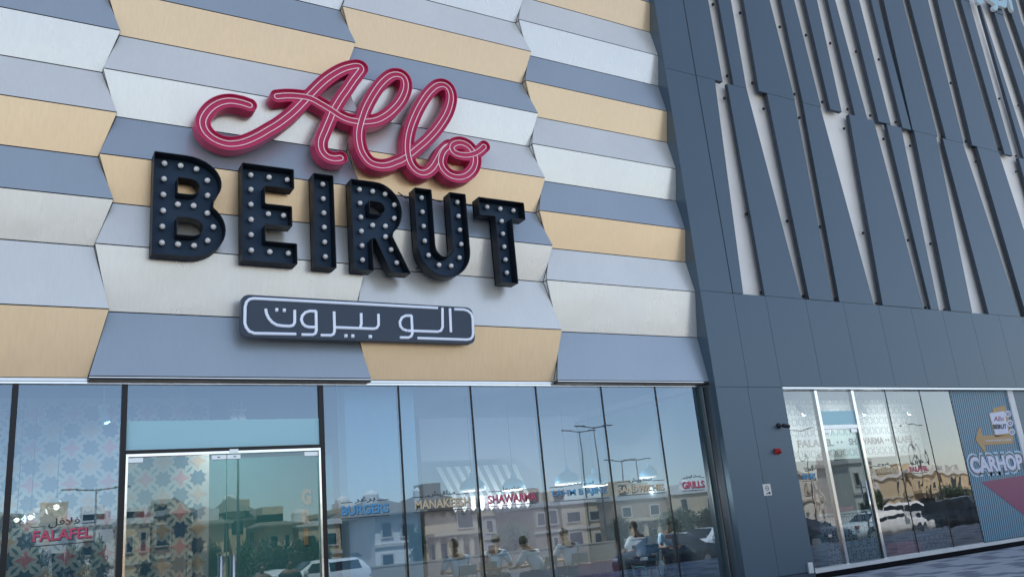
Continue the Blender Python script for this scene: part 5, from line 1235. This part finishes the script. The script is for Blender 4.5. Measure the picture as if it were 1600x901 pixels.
# cars
TYRE = mat('tyre', (.02, .02, .02), .8); RIM = mat('wheel_rim', (.45, .45, .47), .3, .8); CGL = mat('car_glass', (.01, .015, .02), .06, .1); LAMPW = mat('headlight', (.7, .72, .75), .1, .3); LAMPR = mat('tail_light', (.35, .01, .01), .2)
PAINT = {'white': mat('white_paint', (.75, .76, .77), .18, .1, .01), 'dark': mat('dark_grey_paint', (.02, .03, .045), .15, .4, .01), 'silver': mat('silver_paint', (.45, .46, .47), .22, .6, .01)}
def car(loc, rz, col, label, suv=False):
    t = empty('parked_car', loc, label, 'car', 'cars parked along the road'); t.rotation_euler.z = rz
    up = .22 if suv else 0
    top = [(-2.30, .55), (-2.28, .80), (-2.1, .92 + up * .6), (-1.6, .97 + up), (-1.45, 1.0 + up), (-.95, 1.36 + up), (-.2, 1.45 + up), (.35, 1.42 + up), (1.0, 1.08 + up * .8), (1.2, .98 + up * .7), (1.9, .86 + up * .6), (2.2, .72 + up * .4), (2.3, .5)]
    if suv: top[1] = (-2.3, 1.1); top[2] = (-2.22, 1.2); top[3] = (-2.1, 1.35); top[4] = (-2.0, 1.5); top[5] = (-1.7, 1.66)
    vs = []; fs = []; prof = []
    for x, z in top:
        belt = .95 + up * .7; wgh = .90 if z <= belt else .90 - (z - belt) * .42
        zb_ = .25
        prof.append([(x, -.86, zb_), (x, -.90, .5), (x, -.90, min(z, belt) - .02), (x, -wgh, z - .03), (x, -wgh + .12, z), (x, 0, z + .015), (x, wgh - .12, z), (x, wgh, z - .03), (x, .90, min(z, belt) - .02), (x, .90, .5), (x, .86, zb_)])
    n = len(prof[0])
    for r_ in prof: vs += r_
    for i in range(len(prof) - 1):
        for k in range(n - 1): a = i * n + k; fs.append((a, a + 1, a + n + 1, a + n))
        fs.append((i * n, (i + 1) * n, (i + 1) * n + n - 1, i * n + n - 1))
    fs.append(tuple(range(n))); fs.append(tuple(reversed(range((len(prof) - 1) * n, len(prof) * n))))
    o = MB().add(vs, fs).build('body', PAINT[col], t, True)
    # glass
    b0 = 1.0 + up * .75; g0 = MB()
    rear = -1.35 if not suv else -1.9
    for s in (-1, 1):
        for xa, xb in ((rear, -.35), (-.27, .78)):
            zt_a = 1.33 + up; yy0 = s * (.905 - .02); yy1 = s * (.905 - .19)
            xa1 = xa + (.42 if xa == rear and not suv else .12 if xa == rear else 0); xb1 = xb - (.42 if xb > .5 else 0)
            m_ = MB().add([(xa, yy0, b0), (xb, yy0, b0), (xb1, yy1, zt_a), (xa1, yy1, zt_a), (xa, yy0 - s * .03, b0), (xb, yy0 - s * .03, b0), (xb1, yy1 - s * .03, zt_a), (xa1, yy1 - s * .03, zt_a)], [(0, 1, 2, 3), (4, 7, 6, 5), (0, 4, 5, 1), (1, 5, 6, 2), (2, 6, 7, 3), (3, 7, 4, 0)]); m_.build('side_window', CGL, t)
        MB().box(.68, .85, s * .92 - .0, s * .92 + s * .16 if s > 0 else s * .92, b0 + .0, b0 + .12).build('mirror', PAINT[col], t) if s > 0 else MB().box(.68, .85, -1.08, -.92, b0, b0 + .12).build('mirror', PAINT[col], t)
    MB().add([(1.06, -.76, 1.03 + up * .8), (1.06, .76, 1.03 + up * .8), (.40, .62, 1.425 + up), (.40, -.62, 1.425 + up), (1.09, -.76, 1.05 + up * .8), (1.09, .76, 1.05 + up * .8), (.43, .62, 1.445 + up), (.43, -.62, 1.445 + up)], [(4, 5, 6, 7), (0, 3, 2, 1), (0, 1, 5, 4), (2, 3, 7, 6)]).build('windscreen', CGL, t)
    xr = (-1.40, -.98) if not suv else (-2.02, -1.76); zr = (1.05, 1.36) if not suv else (1.45, 1.63)
    MB().add([(xr[0] - .03, -.72, zr[0] + up * .9), (xr[0] - .03, .72, zr[0] + up * .9), (xr[1] - .03, .6, zr[1] + up), (xr[1] - .03, -.6, zr[1] + up), (xr[0], -.72, zr[0] + up * .9), (xr[0], .72, zr[0] + up * .9), (xr[1], .6, zr[1] + up), (xr[1], -.6, zr[1] + up)], [(0, 3, 2, 1), (4, 5, 6, 7), (0, 1, 5, 4), (2, 3, 7, 6)]).build('rear_window', CGL, t)
    for x in (-1.42, 1.42):
        for s in (-1, 1):
            c = Vector((x, s * .80, .33)); wd = MB(c); wd.lathe(c, [(.22, -.11), (.31, -.11), (.33, -.08), (.33, .08), (.31, .11), (.22, .11)], 20, 'y'); w_ = wd.build('wheel', TYRE, t, True); w_.location = c
            rm = MB(c); rm.lathe(c, [(.21, -.115), (.20, -.115), (.07, -.10), (.03, -.12)] if s < 0 else [(.03, .12), (.07, .10), (.20, .115), (.21, .115)], 10, 'y'); r_ = rm.build('rim', RIM, w_); r_.location = (0, 0, 0)
            MB().lathe((x, s * .885, .36), [(.40, -.02), (.40, .022)], 20, 'y').build('wheel_arch', TYRE, t)
    for s in (-1, 1):
        bevel(MB().box(2.12, 2.27, s * .78 - .13, s * .78 + .13, .60 + up * .3, .72 + up * .3).build('headlight', LAMPW, t), .02); bevel(MB().box(-2.31, -2.2, s * .78 - .12, s * .78 + .12, .74, .88).build('tail_light', LAMPR, t), .02)
    MB().box(2.27, 2.315, -.6, .6, .38, .52).build('grille', TYRE, t)
    return t
def car_at(px, Yv, rz, col, label, suv=False): p = mir(px, 850, Yv); car((p.x, p.y, STREET), rz, col, label, suv)
car_at(1040, 28, rad(172), 'dark', 'dark grey saloon car parked in the bay, mirrored below the word sandwiches')
car_at(1108, 30.5, rad(172), 'white', 'white saloon car parked in front of the dark one, mirrored by the end frame')
car_at(1245, 29, rad(90), 'dark', 'dark car parked nose out, mirrored at the foot of the first corner pane')
car_at(1375, 28.6, rad(12), 'white', 'white car parked close by, mirrored under the word rotisserie')
car_at(1438, 30.5, rad(80), 'white', 'white tall car parked nose out, mirrored under the second falafel word', True)
car_at(1510, 26.5, rad(90), 'dark', 'dark tall car mirrored beside the striped poster', True)
car_at(325, 39, 0, 'white', 'white car on the far side, mirrored low at the door joint')
car_at(436, 39.5, 0, 'white', 'white car on the far side, mirrored between the two walkers')
car_at(492, 39, rad(180), 'white', 'white tall car on the far side, mirrored at the right door jamb', True)
# two passers-by, dark in the building's shade
for px, Yv, h_, lb in ((409, 26.0, 1.10, 'person in dark clothes standing on the parking, mirrored left of the pair'), (452, 25.4, 1.14, 'person in dark jumper standing on the parking, mirrored right of the pair')):
    p = mir(px, 880, Yv); q = person((p.x, p.y, STREET), 0.1, lb, DKS, DKT, 'stand', .03, 'passers-by in front of the shop'); q.scale = (h_, h_, h_)

# lamps that are lit inside: domes, globes, ceiling spots; the corner shop ones are added
def lamp(loc, pw_, col=(1, .93, .84), r=.12):
    d = bpy.data.lights.new('lamp_light', 'POINT'); d.energy = pw_; d.color = col; d.shadow_soft_size = r
    o = bpy.data.objects.new('lamp_light', d); C.objects.link(o); o.location = loc
def spotl(loc, e, dr=(-.2, -1, .95)):
    d = bpy.data.lights.new('lamp_light', 'SPOT'); d.energy = e; d.color = (1, .93, .84); d.spot_size = rad(125); d.spot_blend = .6; d.shadow_soft_size = .06
    o = bpy.data.objects.new('lamp_light', d); C.objects.link(o); o.location = loc; o.rotation_euler = Vector(dr).to_track_quat('Z', 'Y').to_euler()
for px, py, Y in ((738.5, 772, 15.6), (803, 771, 16.4), (887.5, 762, 15.6), (930, 765, 16.4), (1016, 752, 15.8)): lamp(P(px, py, Y) - Vector((0, .0, .22)), 13 if Y < 16 else 55, r=.02)
for px, py, Y in ((26, 812, 14.9), (47.5, 808, 15.0), (88, 792, 14.6)): lamp(P(px, py, Y), 4)
for px, py, Y in ((161.5, 660, 14.5), (364, 665, 15.0), (377, 665, 15.0)): spotl(P(px, py, Y) + Vector((.05, -.12, .0)), 26)

for a, lb in ((1250, 'added white spotlight lighting the bulkhead, over the first corner pane'), (1345, 'added white spotlight lighting the bulkhead word shawarma'), (1415, 'added white spotlight lighting the right end of the bulkhead')):  # fittings and lights added here to brighten the bulkhead
    c = P(a, 640, YR + .8); spot(a, 640, YR + .8, lb); spotl(Vector((c.x, c.y - .12, c.z - .16)), 36, (-.1, -1, .35))
lamp(Vector((P(1345, 700, YR + .6).x, YR + .5, 2.2)), 8)  # added fill light inside the corner shop, without any fitting
